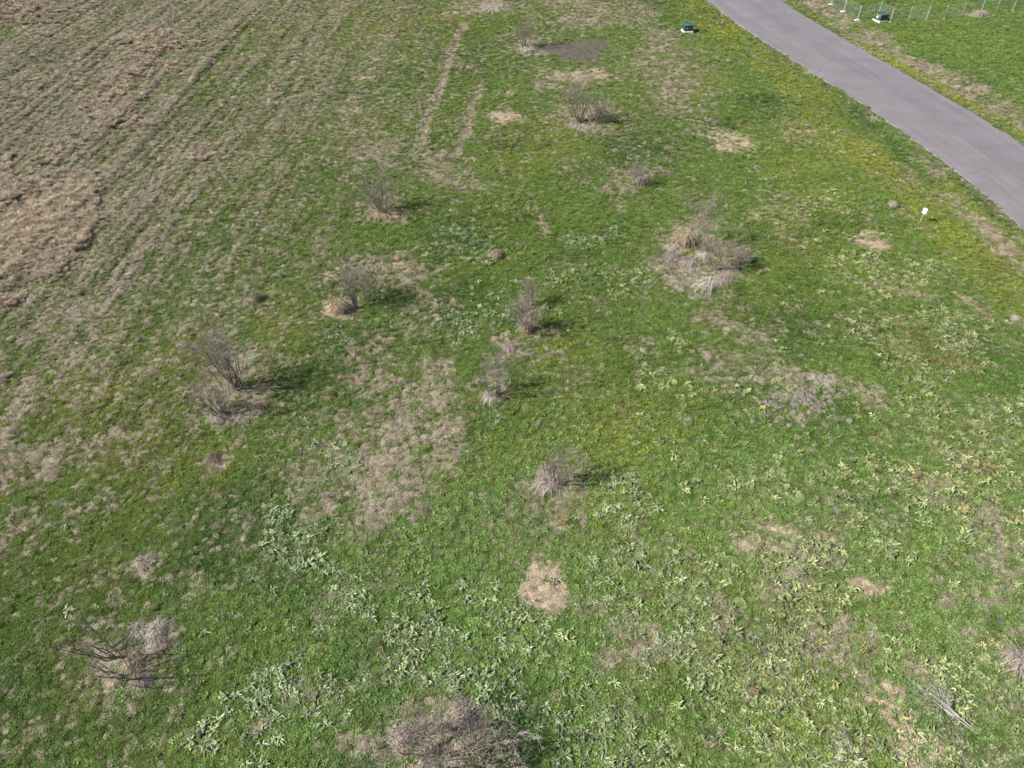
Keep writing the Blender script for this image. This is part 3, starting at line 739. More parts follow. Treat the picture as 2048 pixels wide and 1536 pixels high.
F = field(xs, yv); zs = surf(xs, yv, F) + .03
lime = smooth(0, 12, xs) * .7 + (fbm(xs, yv, 3, 91, 2) - .5) * .6
tint = mix(np.broadcast_to(np.array((.235, .300, .148)), (len(xs), 3)), np.array((.310, .345, .140)), lime)
tint = mix(tint, np.array((.30, .16, .09)), F['red'] * .45)
tint = tint * rng.uniform(.55, 1.22, (len(xs), 1))
depth = yv * CP + (CAMH - zs) * SP
vis = (np.abs(xs / depth * FPX) < 1020) & ((CAMH * CP - yv * SP) / depth * FPX < 760)
shown = rad / depth * np.where(vis, 1, 0)
order = np.argsort(-shown)
N_SINGLE, N_LEAVES = 300, 70
print('weeds', len(xs), 'in view', int(vis.sum()))
PLACES = [((560,1370,95),'weeds left of the big bush'), ((470,1480,100),'bottom left weed patch'), ((830,1340,110),'weeds above the big bush'), ((1030,1440,130),'weeds right of the big bush'),
          ((1280,1180,150),'weed bed right of the tan patch'), ((1000,1200,130),'weeds left of the tan patch'), ((1660,960,160),'weed belt below the cloddy patch'), ((1900,960,190),'reddish weeds by the right edge'),
          ((1800,1430,200),'weeds around the straw mats'), ((1500,1440,180),'bottom edge weed bed'), ((1250,1450,140),'loose weeds right of bottom centre'), ((2000,1350,160),'weeds by the big grey hummock'), ((650,1150,130),'weeds beside the dark green grass')]
ORD = ['leftmost', 'second', 'third', 'fourth', 'fifth', 'sixth', 'seventh', 'eighth', 'ninth', 'tenth', 'eleventh', 'twelfth', 'thirteenth', 'fourteenth', 'fifteenth']
def place_of(px, py):
    (cx, cy, r_), nm = min(PLACES, key=lambda q: ((px - q[0][0]) ** 2 + (py - q[0][1]) ** 2) ** .5 / q[0][2])
    v = 'upper' if py < cy - r_ * .3 else ('lower' if py > cy + r_ * .3 else '')
    h = 'left' if px < cx - r_ * .3 else ('right' if px > cx + r_ * .3 else '')
    return nm, ((v + ' ' + h).strip() or 'middle')
def picture_xy(o):
    x, y, z = o.location
    d = y * CP + (CAMH - z) * SP
    return 1024 + x / d * FPX, 768 + FPX * ((CAMH - z) * CP - y * SP) / d
def number_off(things, text):
    """alike things told apart by their order from the left"""
    things = sorted(things, key=lambda o: picture_xy(o)[0])
    for k, o in enumerate(things):
        if len(things) == 1: o['label'] = text.replace('{n} ', '').replace(' from left', '')
        elif k == len(things) - 1: o['label'] = text.replace('{n}', 'rightmost').replace(' from left', '')
        elif k == 0: o['label'] = text.replace('{n}', 'leftmost').replace(' from left', '')
        elif k < 15: o['label'] = text.replace('{n}', ORD[k])
        else: o['label'] = text.replace('{n}', 'middle').replace(' from left', '')
seen = {}
leaf_data = []
for i in range(20):
    v, f = leaf_strip(rg, .285, .285 * rg.uniform(.15, .23), .45 + .065 * (i % 10) + rg.uniform(-.1, .25), (0, 0, 0), 0, rg.uniform(.7, 1.15))
    me = mesh_from('leaf', v, f, True); set_shade(me, np.array(leaf_shade(v, (1, 1, 1), rg))); me.materials.append(M_LEAF); leaf_data.append(me)
for rank, i in enumerate(order[:N_SINGLE]):
    dep = depth[i]
    px = 1024 + xs[i] / dep * FPX; py = 768 + FPX * ((CAMH - zs[i]) * CP - yv[i] * SP) / dep
    bed, sub = place_of(px, py)
    tone = 'reddish' if F['red'][i] > .35 else ('lime' if lime[i] > .55 else ('grey' if lime[i] < .2 else 'green'))
    size = 'large' if rad[i] > .98 else ('medium' if rad[i] > .8 else 'small')
    label = '{n} %s %s rosette from left, %s of %s' % (size, tone, sub, bed)
    group = 'broad-leaved weed rosettes, ' + bed
    rz = rng.uniform(0, 6.28)
    if rank < N_LEAVES:
        e = empty('weed_rosette', (xs[i], yv[i], zs[i]), rz)
        n = rg.choice((12, 14, 16, 18)); s = rad[i]
        e['tint'] = tuple(float(q) for q in tint[i])
        for q in range(n):
            inner = q / n
            me = leaf_data[min(9, int(inner * 9 + rg.uniform(0, 1.5))) + rg.choice((0, 10))]
            lf_ = bpy.data.objects.new('leaf', me); lf_.parent = e; COL.objects.link(lf_)
            k_ = s * rg.uniform(.48, 1.15) * (1 - .35 * inner)
            az = q * 2.399 + rg.uniform(-.8, .8)
            lf_.location = (rg.gauss(0, .05), rg.gauss(0, .05), .01); lf_.rotation_euler = (rg.uniform(-.25, .25), 0, az); lf_.scale = (k_, k_, k_)
            t_ = tint[i] * rg.uniform(.5, 1.3)
            u_ = rg.uniform(0, 1)
            if u_ < .02: t_ = t_ * np.array((1.15, .62, .6))
            elif u_ < .09: t_ = t_ * np.array((1.4, 1.12, .9))
            lf_['tint'] = tuple(float(v_) for v_ in t_)
        tag(e, label, 'weed', group); seen.setdefault(label, []).append(e)
    else:
        o = put('weed_rosette', ros_meshes[rg.randrange(8)], None, None, (xs[i], yv[i], zs[i]))
        o.rotation_euler = (0, 0, rz); o.scale = (rad[i],) * 3
        o['tint'] = tuple(float(q) for q in tint[i])
        tag(o, label, 'weed', group); seen.setdefault(label, []).append(o)
for text, things in seen.items(): number_off(things, text)
rest = order[N_SINGLE:]
sc = scatter('small_weeds', NG_ROS, xs[rest], yv[rest], zs[rest], rng.integers(0, 8, len(rest)), rad[rest], tint[rest], .08)
tag(sc, 'smaller and farther broad-leaved weeds scattered through the grass', 'weeds', kind='stuff')

# ------------------------------------------------------------------ bare shrubs
def shrub(px, py, height, spread, stems, label, group=None, seed=1, lean=(0, 0), twiggy=1.0, thick=1.0, low=False, dead=False, name='bare_shrub'):
    R = random.Random(seed)
    X, Y = at(px, py); Z = gh(X, Y) - .02
    root = empty(name, (X, Y, Z))
    bm_ = MB(); tw = MB()
    def grow(p, d, L, r, depth):
        segs = 3 if depth < 2 else 2
        for k in range(segs):
            nd = d + Vector((R.gauss(0, .11), R.gauss(0, .11), R.gauss(0, .07) + (.05 if not low else -.02)))
            nd.normalize()
            q = p + nd * (L / segs); r2 = max(r * .83, .0048)
            (bm_ if depth < 2 else tw).bar(p, q, r, r2, 5 if depth < 1 else 3)
            p, d, r = q, nd, r2
            if depth < 4 and (depth > 0 or k > 0):
                for c_ in range((R.choice((1, 2, 2)) if depth < 2 else R.choice((1, 1, 2))) if twiggy >= 1 else 1):
                    ax = Vector((R.gauss(0, 1), R.gauss(0, 1), R.gauss(0, .6))); ax.normalize()
                    cd = d + ax * R.uniform(.45, .95); cd.normalize()
                    if cd.z < -.1: cd.z = abs(cd.z) * .3
                    grow(p, cd, L * R.uniform(.30, .58), r * .60, depth + 1 if depth < 3 else 4)
    if stems > 4: stems = int(stems * 1.6)
    for s_ in range(stems):
        a_ = 2 * math.pi * s_ / stems + R.uniform(-.5, .5)
        out = R.uniform(.1, 1.05) * spread / max(height, .1)
        d = Vector((math.cos(a_) * out + lean[0], math.sin(a_) * out + lean[1], 1.0 if not low else .55)); d.normalize()
        bp_ = Vector((math.cos(a_), math.sin(a_), 0)) * R.uniform(.02, .22) * min(1.2, spread)
        grow(bp_, d, height * R.uniform(.50, .84), .025 * thick * (height / 2.5) ** .5, 0)
    put('stem', bm_.mesh('stem'), M_BONE if dead else M_BARK, root)
    t_ = put('twigs', tw.mesh('twigs'), M_BONE if dead else M_TWIG, root); t_['kind'] = 'stuff'
    tag(root, label, 'shrub' if name == 'bare_shrub' else 'branch', group)
    return root, len(bm_.f) + len(tw.f)
total = 0
SH = [
 (478,780,3.3,1.3,11,'tall leafless shrub, the highest on the left side, casting a long dark shadow', 11, (-.12,0), 1, 1),
 (458,794,2.1,.7,3,'thin leafless sapling between the tall shrub and the low spreading one at left', 12, (-.35,.1), 0, .9),
 (440,828,2.0,1.5,9,'low spreading leafless shrub just below the tall shrub at left', 13, (-.25,0), 1, .9),
 (225,1312,2.2,1.7,6,'crooked bare shrub leaning left, upper one of the bottom left pair', 14, (-.35,-.1), 0, 1.1),
 (266,1357,1.9,1.4,8,'fan-shaped bare shrub, lower one of the bottom left pair', 15, (-.1,0), 0, 1.0),
 (712,618,2.7,.9,6,'bare twiggy shrub rising behind the tan straw heap left of centre', 16, (-.05,0), 1, 1),
 (735,600,2.0,1.1,7,'lower bare shrub touching the right side of the shrub with the tan heap', 17, (.1,0), 1, .9),
 (1055,665,1.9,1.1,13,'brownish fan-shaped shrub at the centre of the meadow', 18, (0,0), 1, .8),
 (1062,612,1.6,.6,7,'slim pale shrub standing directly behind the fan-shaped centre shrub', 19, (0,0), 1, .8),
 (990,795,2.1,.9,8,'bare shrub with a thin trunk and forked shadow below the centre shrub', 20, (-.1,0), 1, .9),
 (1117,968,1.9,.9,8,'grey bare shrub leaning behind the pale straw hummock', 21, (.05,0), 1, .9),
 (765,424,2.6,1.5,15,'dense purplish bare shrub beside the upper wheel tracks', 22, (-.05,0), 1, .9),
 (1160,246,2.7,1.2,12,'tall dense bare shrub in the upper middle meadow, left one of two', 23, (0,0), 1, .9),
 (1195,248,1.7,1.5,12,'low dark bare shrub beside the tall upper middle one', 24, (.2,0), 1, .9),
 (1047,95,2.5,1.3,9,'bare shrub standing left of the dark bare soil patch', 25, (0,0), 1, 1),
 (1272,372,1.7,.8,7,'small pale bare shrub alone above the big thicket', 26, (0,0), 1, .7),
 (1400,505,2.9,1.2,6,'wispy tall bare shrub at the back of the right-hand thicket', 27, (.1,.2), 1, .6),
 (1370,590,1.6,.4,2,'single thin bare sapling at the front edge of the right-hand thicket', 28, (0,0), 1, .9),
 (1430,540,2.2,1.1,8,'bare shrub in the middle of the right-hand thicket', 29, (.05,0), 1, .7),
 (1470,530,1.2,1.3,8,'low dark bare shrub at the right end of the right-hand thicket', 30, (.4,.1), 1, .8),
 (1328,532,1.1,.5,4,'small bare shrub at the left end of the right-hand thicket', 31, (-.1,0), 0, 1),
 (1010,2,2.3,1.5,10,'bare shrub cut by the top edge of the picture above the wheel tracks', 32, (0,0), 1, .9),
 (880,1520,2.1,1.9,9,'big tangled bare bush cut by the bottom edge of the picture', 33, (-.1,.1), 1, .9),
 (955,1500,1.7,1.5,6,'right part of the bare thicket at the bottom edge, dark twigs spreading right', 34, (.15,.05), 1, .9),
 (820,1500,1.3,1.1,6,'low left part of the bare thicket at the bottom edge', 35, (-.2,0), 1, .8),
 (970,1545,1.8,1.6,5,'bare bush just under the bottom edge right of the tangled one', 36, (.1,.1), 1, .9),
 (998,1450,1.3,.5,3,'thin grey upright stalk cluster right of the straw hummock at the bottom', 37, (.1,0), 0, .8),
]
for (px, py, h, sp, st, lab, sd_, ln, tg, th) in SH:
    _, t_ = shrub(px, py, h, sp, st, lab, None, sd_, ln, tg, th); total += t_
for px, py, h, sp, st, lab, sd_ in [(1955,1462,1.9,.5,5,'bleached dead branch lying forked in the weeds at lower right', 50),
                                    (1480,525,1.1,.3,3,'dark dead branch sticking out right of the right-hand thicket', 51),
                                    (1700,1520,.9,.7,5,'pale grey dead stalks near the bottom edge, left of the straw mats', 52)]:
    R_o, t_ = shrub(px, py, h, sp, st, lab, None, sd_, (-1.6, 1.5) if px > 1900 else ((1.6, .9) if px < 1500 else (-.4, .4)), 0, .8, True, True, 'dead_branch'); total += t_
print('shrub faces', total)

# ------------------------------------------------------------------ clumps of dead grass one can count
def hummock(n, radius, height, rg, w=.012, upright=.0):
    """strands springing from the middle and falling outwards over a mound"""
    lobe = [rg.uniform(.35, 1.45) for _ in range(7)]
    V = []; Fc = []; S = []
    for i in range(n):
        a_ = rg.uniform(0, 6.283); r0 = radius * .45 * math.sqrt(rg.uniform(0, 1)); reach = radius * rg.uniform(.4, 1.3) * lobe[int(a_ / 6.284 * 7)] * (1 - .75 * upright)
        off = (rg.gauss(0, radius * .22), rg.gauss(0, radius * .22)); b0 = (r0 * math.cos(a_) + off[0], r0 * math.sin(a_) + off[1]); h = height * rg.uniform(.55, 1.05) * (1 - .3 * r0 / radius)
        a2 = a_ + rg.gauss(0, .9); dx, dy = math.cos(a2), math.sin(a2)
        pts = [(b0[0], b0[1], 0), (b0[0] + dx * reach * .25, b0[1] + dy * reach * .25, h), (b0[0] + dx * reach * .7, b0[1] + dy * reach * .7, h * (.72 + .4 * upright)), (b0[0] + dx * reach, b0[1] + dy * reach, h * (.12 + 1.1 * upright))]
        k = len(V)
        for t, p in enumerate(pts):
            ww = w * (1, 1, .8, .3)[t] / 2
            V += [(p[0] - dy * ww, p[1] + dx * ww, p[2]), (p[0] + dy * ww, p[1] - dx * ww, p[2])]
        for t in range(3): Fc.append((k + 2 * t, k + 2 * t + 1, k + 2 * t + 3, k + 2 * t + 2))
        s = rg.uniform(.6, 1.35); S += [(s, s * .98, s * .96)] * 8
    me = mesh_from('dead_grass_clump', V, Fc); set_shade(me, np.array(S)); me.materials.append(M_STRAWB)
    return me
hm = [hummock(320, .38, .32, rg, .008) for _ in range(4)]
hs = [hummock(110, .40, .12, rg, .008) for _ in range(5)]
hu = [hummock(300, .30, .42, rg, .008, .4) for _ in range(3)]
GREY = (.40, .345, .300); TAN = (.43, .345, .24); BROWN = (.25, .195, .155); WHITE = (.52, .47, .42)
SCRAPS = {}
def clump(px, py, r_px, kind, col, label, group=None, flat=1.0, aspect=1.0):
    X, Y = at(px, py); k_ = r_px * metres(px, py) / {'h': .42, 's': .36, 'u': .30}[kind]
    me = rg.choice({'h': hm, 's': hs, 'u': hu}[kind])
    Z = float(surf(np.array([X]), np.array([Y]))[0])
    o = put('dead_grass_clump', me, None, None, (X, Y, Z - .02)); o.scale = (k_ * aspect, k_, k_ * flat); o.rotation_euler = (0, 0, rg.uniform(0, 6.28) if aspect == 1 else 0)
    j = rg.uniform(.9, 1.1); o['tint'] = tuple(c_ * j for c_ in col)
    tag(o, label, 'dead grass', group)
    if group: SCRAPS.setdefault(label, []).append(o)
CL = [
 (990,516,13,'u',TAN,'round tan grass tuft alone on bright green grass in the upper centre'),
 (515,600,13,'u',BROWN,'small brown grass tuft alone left of the bare shrubs'),
 (676,625,22,'u',TAN,'tan straw heap at the foot of the shrub left of centre'),
 (700,628,20,'s',TAN,'tan straw spilling right from the heap below the shrub left of centre'),
 (1098,972,27,'h',GREY,'pale straw hummock in front of the grey leaning shrub'),
 (1092,945,17,'h',GREY,'smaller straw crest behind the pale hummock of the leaning shrub'),
 (979,797,16,'h',WHITE,'small pale straw clump at the foot of the shrub below centre'),
 (1052,662,16,'u',TAN,'tan grass at the foot of the fan-shaped centre shrub'),
 (1058,640,13,'h',GREY,'pale grass knot between the two centre shrubs'),
 (1016,696,15,'h',GREY,'grey thatch clump lying below left of the centre shrub'),
 (1368,488,22,'u',TAN,'tall tan grass clump at the top of the right-hand thicket'),
 (1342,498,13,'h',WHITE,'white straw peak at the upper left of the right-hand thicket'),
 (1404,512,14,'h',WHITE,'white straw peak in the middle of the right-hand thicket'),
 (1344,516,17,'h',GREY,'grey straw clump at the left of the right-hand thicket'),
 (1375,528,19,'h',GREY,'straw clump in the hollow of the right-hand thicket'),
 (1392,545,17,'s',GREY,'flattened straw in the centre of the right-hand thicket'),
 (1415,572,24,'h',WHITE,'largest straw hummock, at the lower end of the right-hand thicket'),
 (1443,562,20,'h',GREY,'grey hummock right of the largest one in the right-hand thicket'),
 (1462,540,17,'s',GREY,'loose straw beside the dark branches of the right-hand thicket'),
 (1385,590,14,'s',WHITE,'pale straw wisp at the bottom tip of the right-hand thicket'),
 (925,1425,24,'h',GREY,'upright straw hummock at the top of the thicket by the bottom edge'),
 (935,1448,22,'h',GREY,'straw hummock below the upright one in the bottom thicket'),
 (812,1470,24,'h',GREY,'straw hummock at the left of the bottom thicket beside a dark hollow'),
 (806,1492,20,'h',TAN,'tan straw below the left hummock of the bottom thicket'),
 (870,1490,28,'s',TAN,'trampled tan straw under the middle of the bottom thicket'),
 (860,1525,32,'s',GREY,'grey straw under the bottom edge of the tangled bush'),
 (283,1362,20,'h',GREY,'straw clump under the fan-shaped shrub at bottom left'),
 (272,1328,22,'h',TAN,'straw clump between the two bottom left shrubs'),
 (282,1262,18,'h',WHITE,'pale straw clump above the bottom left shrubs'),
 (318,1262,20,'h',WHITE,'whitish straw hummock right above the bottom left shrubs'),
 (316,1280,17,'h',GREY,'grey straw clump touching the whitish hummock at bottom left'),
 (240,1372,20,'s',GREY,'pale straw lying below the fan-shaped bottom left shrub'),
 (465,775,22,'s',TAN,'straw at the foot of the tall left shrub'),
 (470,745,15,'s',GREY,'straw behind the stems of the tall left shrub'),
 (437,835,18,'h',GREY,'straw clump at the foot of the low left shrub'),
 (490,830,26,'s',GREY,'flattened straw right of the low left shrub'),
 (520,812,18,'s',TAN,'thin straw in the shadow of the low left shrub'),
 (289,1130,18,'h',GREY,'dome-shaped grey straw clump alone in green grass at left'),
 (318,1111,10,'s',GREY,'small straw clump touching the dome-shaped one at left'),
 (427,917,15,'h',BROWN,'brownish clump alone below the left shrubs'),
 (573,721,11,'s',WHITE,'small pale clump in the shadow of the tall left shrub'),
 (595,742,9,'s',WHITE,'tiny pale clump right of the tall shrub shadow'),
 (574,935,12,'s',GREY,'pale flat clump left of the central thatch'),
 (592,857,12,'s',BROWN,'flat brown mound beside dark weeds left of the central thatch'),
 (848,1023,12,'h',BROWN,'round brown clump below the central thatch'),
 (1137,529,10,'s',TAN,'flat round mound right of the tan tuft in the upper centre'),
 (1133,748,10,'s',WHITE,'pale patch of straw right of the centre shrubs'),
 (1205,738,8,'s',WHITE,'small pale straw scrap, right neighbour of the pale patch at centre'),
 (1289,858,8,'s',WHITE,'tiny whitish straw scrap in green grass right of centre'),
 (2035,1328,34,'h',GREY,'large grey grass hummock cut by the right edge of the picture'),
 (2028,638,11,'h',WHITE,'white grass tuft at the right edge below the road'),
 (1800,362,10,'s',WHITE,'pinkish pale clump in the yellow grass above the sign'),
 (1846,460,11,'s',BROWN,'brownish clump under the white sign'),
 (1860,452,8,'s',GREY,'pale clump in the shadow of the white sign'),
 (1746,238,12,'s',WHITE,'pale grass clump on the road verge, middle of the left edge'),
 (1618,147,11,'s',WHITE,'pale grass clump where the verge meets the upper road'),
 (1430,117,8,'s',WHITE,'small pale clump between the upper cabinet and the road'),
 (1960,31,15,'h',GREY,'tan grass clump growing through the wire fence'),
 (1283,365,16,'h',GREY,'pale clump at the foot of the small shrub above the thicket'),
 (1236,358,10,'s',WHITE,'narrow pale straw streak left of the small shrub above the thicket'),
 (1160,258,18,'s',WHITE,'straw at the foot of the tall upper middle shrub'),
 (1190,262,15,'s',GREY,'straw at the foot of the low upper middle shrub'),
 (1052,100,16,'s',WHITE,'straw at the foot of the shrub by the bare soil'),
 (770,430,22,'s',TAN,'straw under the dense purplish shrub'),
 (990,16,26,'s',WHITE,'pale straw mound at the top edge of the picture'),
 (1650,760,20,'s',WHITE,'pale straw strip above the grey cloddy patch'),
 (1698,782,14,'s',WHITE,'white straw tuft right of the grey cloddy patch'),
 (1755,780,15,'s',WHITE,'whitish straw tuft farther right of the cloddy patch'),
 (1890,912,15,'s',WHITE,'white straw in the reddish weeds near the right edge'),
 (1783,418,9,'u',GREY,'spiky pale grass clump left of the white sign'),
 (1460,1150,14,'s',GREY,'pale straw by the weeds right of the tan dead patch'),
]
for c_ in CL: clump(*c_)
# small alike scraps of dead grass
for px, py in [(455,1328),(412,1406),(367,1421),(168,1464),(221,1466),(264,1474),(83,1386),(121,1204),(412,1238),(60,1215),(95,1195),(300,1490),(35,1170)]:
    clump(px, py, rg.uniform(6, 12), 's', GREY, 'dead grass scrap in bottom left green', 'small dead grass scraps at bottom left', .8)
for px, py in [(78,680),(147,728),(118,775),(225,590),(250,562),(300,465),(130,705),(70,740),(50,722),(370,690),(372,500),(283,500),(375,545),(345,565),(160,660),(330,630),(210,880),(155,828)]:
    clump(px, py, rg.uniform(7, 12), 's', GREY, 'dead grass scrap along the left rows', 'dead grass scraps along the rows at left', .8)
for px, py in [(1420,745),(1475,740),(1458,690),(1500,700),(1555,690),(1590,650),(1285,630),(1320,587),(1340,605),(1225,535),(1180,548),(1150,578),(1310,925),(1290,900),(1395,940),(1455,955)]:
    clump(px, py, rg.uniform(6, 10), 's', GREY, 'dead grass scrap in green right of centre', 'small dead grass scraps right of centre', .8)
for px, py in [(600,1385),(585,1410),(520,1425),(650,1215),(700,1475),(725,1500),(800,1325),(825,1310),(850,1290),(660,1420)]:
    clump(px, py, rg.uniform(9, 14), 's', GREY, 'dead grass scrap among lower left weeds', 'dead grass scraps among the lower left weeds', .8)

# grey-brown clods of the disturbed patch
def clod_mesh(R):
    import bmesh
    bm = bmesh.new(); bmesh.ops.create_icosphere(bm, subdivisions=2, radius=1)
    for v in bm.verts: v.co *= R.uniform(.62, 1.15); v.co.z *= .55
    me = bpy.data.meshes.new('clod'); bm.to_mesh(me); bm.free(); me.materials.append(M_CLOD); return me
clods = [clod_mesh(rg) for _ in range(4)]
cR = random.Random(77)
for i in range(110):
    px = 1600 + cR.gauss(0, 46); py = 800 + cR.gauss(0, 22)
    X, Y = at(px, py); s = cR.uniform(.07, .20)
    o = put('clod', clods[i % 4], None, None, (X, Y, float(surf(np.array([X]), np.array([Y]))[0]) + s * .2)); o.scale = (s, s, s); o.rotation_euler = (0, 0, cR.uniform(0, 6.28))
    tag(o, 'grey-brown lumpy clod in the disturbed patch right of centre', 'clod', 'clods of the disturbed patch')

# rusty and golden weeds
def stalk_weed(px, py, h, n, col, label, mat=M_STRAWB):
    X, Y = at(px, py); R = random.Random(int(px)); root = empty('golden_weed', (X, Y, gh(X, Y)))
    st = MB()
    V = []; Fc = []
    for i in range(n):
        a_ = R.uniform(0, 6.28); t = R.uniform(.1, .45); top = (math.cos(a_) * t * h, math.sin(a_) * t * h, h * R.uniform(.6, 1))
        st.bar((0, 0, 0), top, .012, .006, 4)
        for q in range(16):
            f = R.uniform(.35, 1.05); c0 = (top[0] * f + R.gauss(0, .05), top[1] * f + R.gauss(0, .05), top[2] * f + R.gauss(0, .04)); s = R.uniform(.02, .045); k = len(V)
            s *= .7; d1 = Vector((R.gauss(0, 1), R.gauss(0, 1), R.gauss(0, 1))).normalized() * s; d2 = d1.orthogonal().normalized() * s * .7
            V += [(c0[0] - d1.x, c0[1] - d1.y, c0[2] - d1.z), (c0[0] + d2.x, c0[1] + d2.y, c0[2] + d2.z), (c0[0] + d1.x, c0[1] + d1.y, c0[2] + d1.z), (c0[0] - d2.x, c0[1] - d2.y, c0[2] - d2.z)]; Fc.append((k, k + 1, k + 2, k + 3))
    s_ = put('stem', st.mesh('stem'), M_BARK, root)
    me = mesh_from('leaves', V, Fc); set_shade(me, np.repeat(np.array([[R.uniform(.7, 1.3)] * 3 for _ in range(len(V) // 4)]), 4, 0)); me.materials.append(mat)
    l_ = put('leaves', me, None, root); l_['tint'] = col; l_['kind'] = 'stuff'
    tag(root, label, 'weed')
stalk_weed(1122,1050,.75,7,(.40,.27,.07),'golden yellow weed below the pale straw hummock')
stalk_weed(1617,536,.4,5,(.36,.27,.08),'small golden weed right of the right-hand thicket')
stalk_weed(1505,720,.45,6,(.28,.19,.08),'rusty orange weed between the thicket and the cloddy patch')
stalk_weed(1515,548,.3,4,(.32,.22,.09),'tiny orange weed beside the right end of the thicket')
stalk_weed(1723,1308,.45,5,(.36,.24,.09),'orange weed among lime green rosettes at lower right')
stalk_weed(1825,958,.5,6,(.38,.22,.09),'orange-brown spiky weed in the right-hand weeds')
stalk_weed(1510,1390,.45,5,(.32,.25,.09),'mustard coloured weed in the bottom weed bed')

# brown weeds hanging over the road edge
for px, py, s in [(1545,93,9),(1665,172,11),(1738,222,12),(1703,195,9),(1882,327,11),(1520,78,8),(1870,187,8),(1965,247,8),(1580,118,8)]:
    clump(px + (4 if px > 1850 and py < 260 else -6), py + (4 if not (px > 1850 and py < 260) else -2), s, 's', (.20, .145, .11), 'brown dead weed on the road edge', 'brown weeds along the road edges', .9)

for text, things in SCRAPS.items():
    for o in things:
        o['label'] = text
    parts = {}
    for o in things:
        x_, y_ = picture_xy(o); parts.setdefault(('pale' if o.scale.x > np.median([q.scale.x for q in things]) else 'tiny'), []).append(o)
    for k_, L_ in parts.items():
        number_off(L_, '{n} %s %s from left' % ('larger' if k_ == 'pale' else 'smaller', text))
CL_ = {}
for o in [q for q in bpy.data.objects if q.name.split('.')[0] == 'clod']:
    x_, y_ = picture_xy(o)
    k_ = ('upper' if y_ < 790 else ('lower' if y_ > 812 else 'middle')) + (' left' if x_ < 1575 else (' right' if x_ > 1625 else ' centre')), ('large' if o.scale.x > .13 else 'small')
    CL_.setdefault(k_, []).append(o)
for k_, L_ in CL_.items(): number_off(L_, '{n} %s lumpy clod from left, %s of the disturbed patch' % (k_[1], k_[0]))

# ------------------------------------------------------------------ green electrical cabinets
def cabinet(name, corner_px, right_px, back_px, h, label, stickers):
    """corner nearest the camera, the far end of its right side, the far end of its left side"""
    A = np.array(at(*corner_px)); B = np.array(at(*right_px)); Cc = np.array(at(*back_px))
    wv = B - A; dv = Cc - A; w = np.linalg.norm(wv); ang = math.atan2(wv[1], wv[0])
    d = abs(-math.sin(ang) * dv[0] + math.cos(ang) * dv[1]); d = min(max(d, .75), 1.0); w = min(max(w, .8), 1.05)
    root = empty(name, (A[0], A[1], gh(*A) + .0), ang)
    m_ = MB(); m_.box(-.10, w + .07, -.10, d + .07, -.15, .14); put('concrete_pad', m_.mesh('concrete_pad', .012), M_CONC, root)
    # body: front (left face, -x) carries the door
    m_ = MB(); m_.box(0, w, 0, d, .10, .10 + h * .80); put('cabinet_body', m_.mesh('cabinet_body', .01), M_BOXGREEN, root)
    # hood: overhanging lid that slopes down to the camera side
    z0 = .10 + h * .80
    me = bpy.data.meshes.new('lid')
    o_ = .035
    vs = [(-o_, -o_, z0), (w + o_, -o_, z0), (w + o_, d + o_, z0), (-o_, d + o_, z0), (-o_, -o_, z0 + h * .08), (w + o_, -o_, z0 + h * .08), (w + o_, d + o_, z0 + h * .22), (-o_, d + o_, z0 + h * .22)]
    me.from_pydata(vs, [], [(0, 3, 2, 1), (4, 5, 6, 7), (0, 1, 5, 4), (1, 2, 6, 5), (2, 3, 7, 6), (3, 0, 4, 7)]); me.update()
    put('lid', me, M_LID, root)
    m_ = MB(); m_.box(.04, w - .04, -.018, .0, .16, .10 + h * .74); dr = put('door', m_.mesh('door', .006), M_BOXGREEN, root)
    m_ = MB(); m_.box(w * .46, w * .50, -.05, -.018, .32, .46); put('latch', m_.mesh('latch'), M_BLACKP, dr)
    for side, cx, cz, sw, sh_, mt in stickers:
        m_ = MB()
        if side == 'left': m_.box(-.006, 0.0, d * cx - sw / 2, d * cx + sw / 2, .1 + h * cz - sh_ / 2, .1 + h * cz + sh_ / 2)
        elif side == 'door': m_.box(w * cx - sw / 2, w * cx + sw / 2, -.026, -.0185, .1 + h * cz - sh_ / 2, .1 + h * cz + sh_ / 2)
        else: m_.box(w * cx - sw / 2, w * cx + sw / 2, d * .08, d * .08 + sh_, z0 + h * .11, z0 + h * .125)
        put('warning_label', m_.mesh('warning_label'), mt, root)
    tag(root, label, 'cabinet')
cabinet('electrical_cabinet', (1368,67.5), (1384.5,67.0), (1361.5,62.5), .70, 'green metal utility cabinet on a white pad in the grass left of the road',
        [('door', .3, .50, .10, .07, M_STICKW), ('top', .12, 0, .09, .09, M_STICKW)])
cabinet('electrical_cabinet', (1759,45.0), (1774,43.2), (1743.5,39.5), .74, 'green metal utility cabinet with yellow and white stickers beside the wire fence',
        [('left', .62, .72, .20, .12, M_STICKY), ('left', .25, .74, .20, .12, M_STICKY), ('left', .55, .45, .26, .15, M_STICKW)])

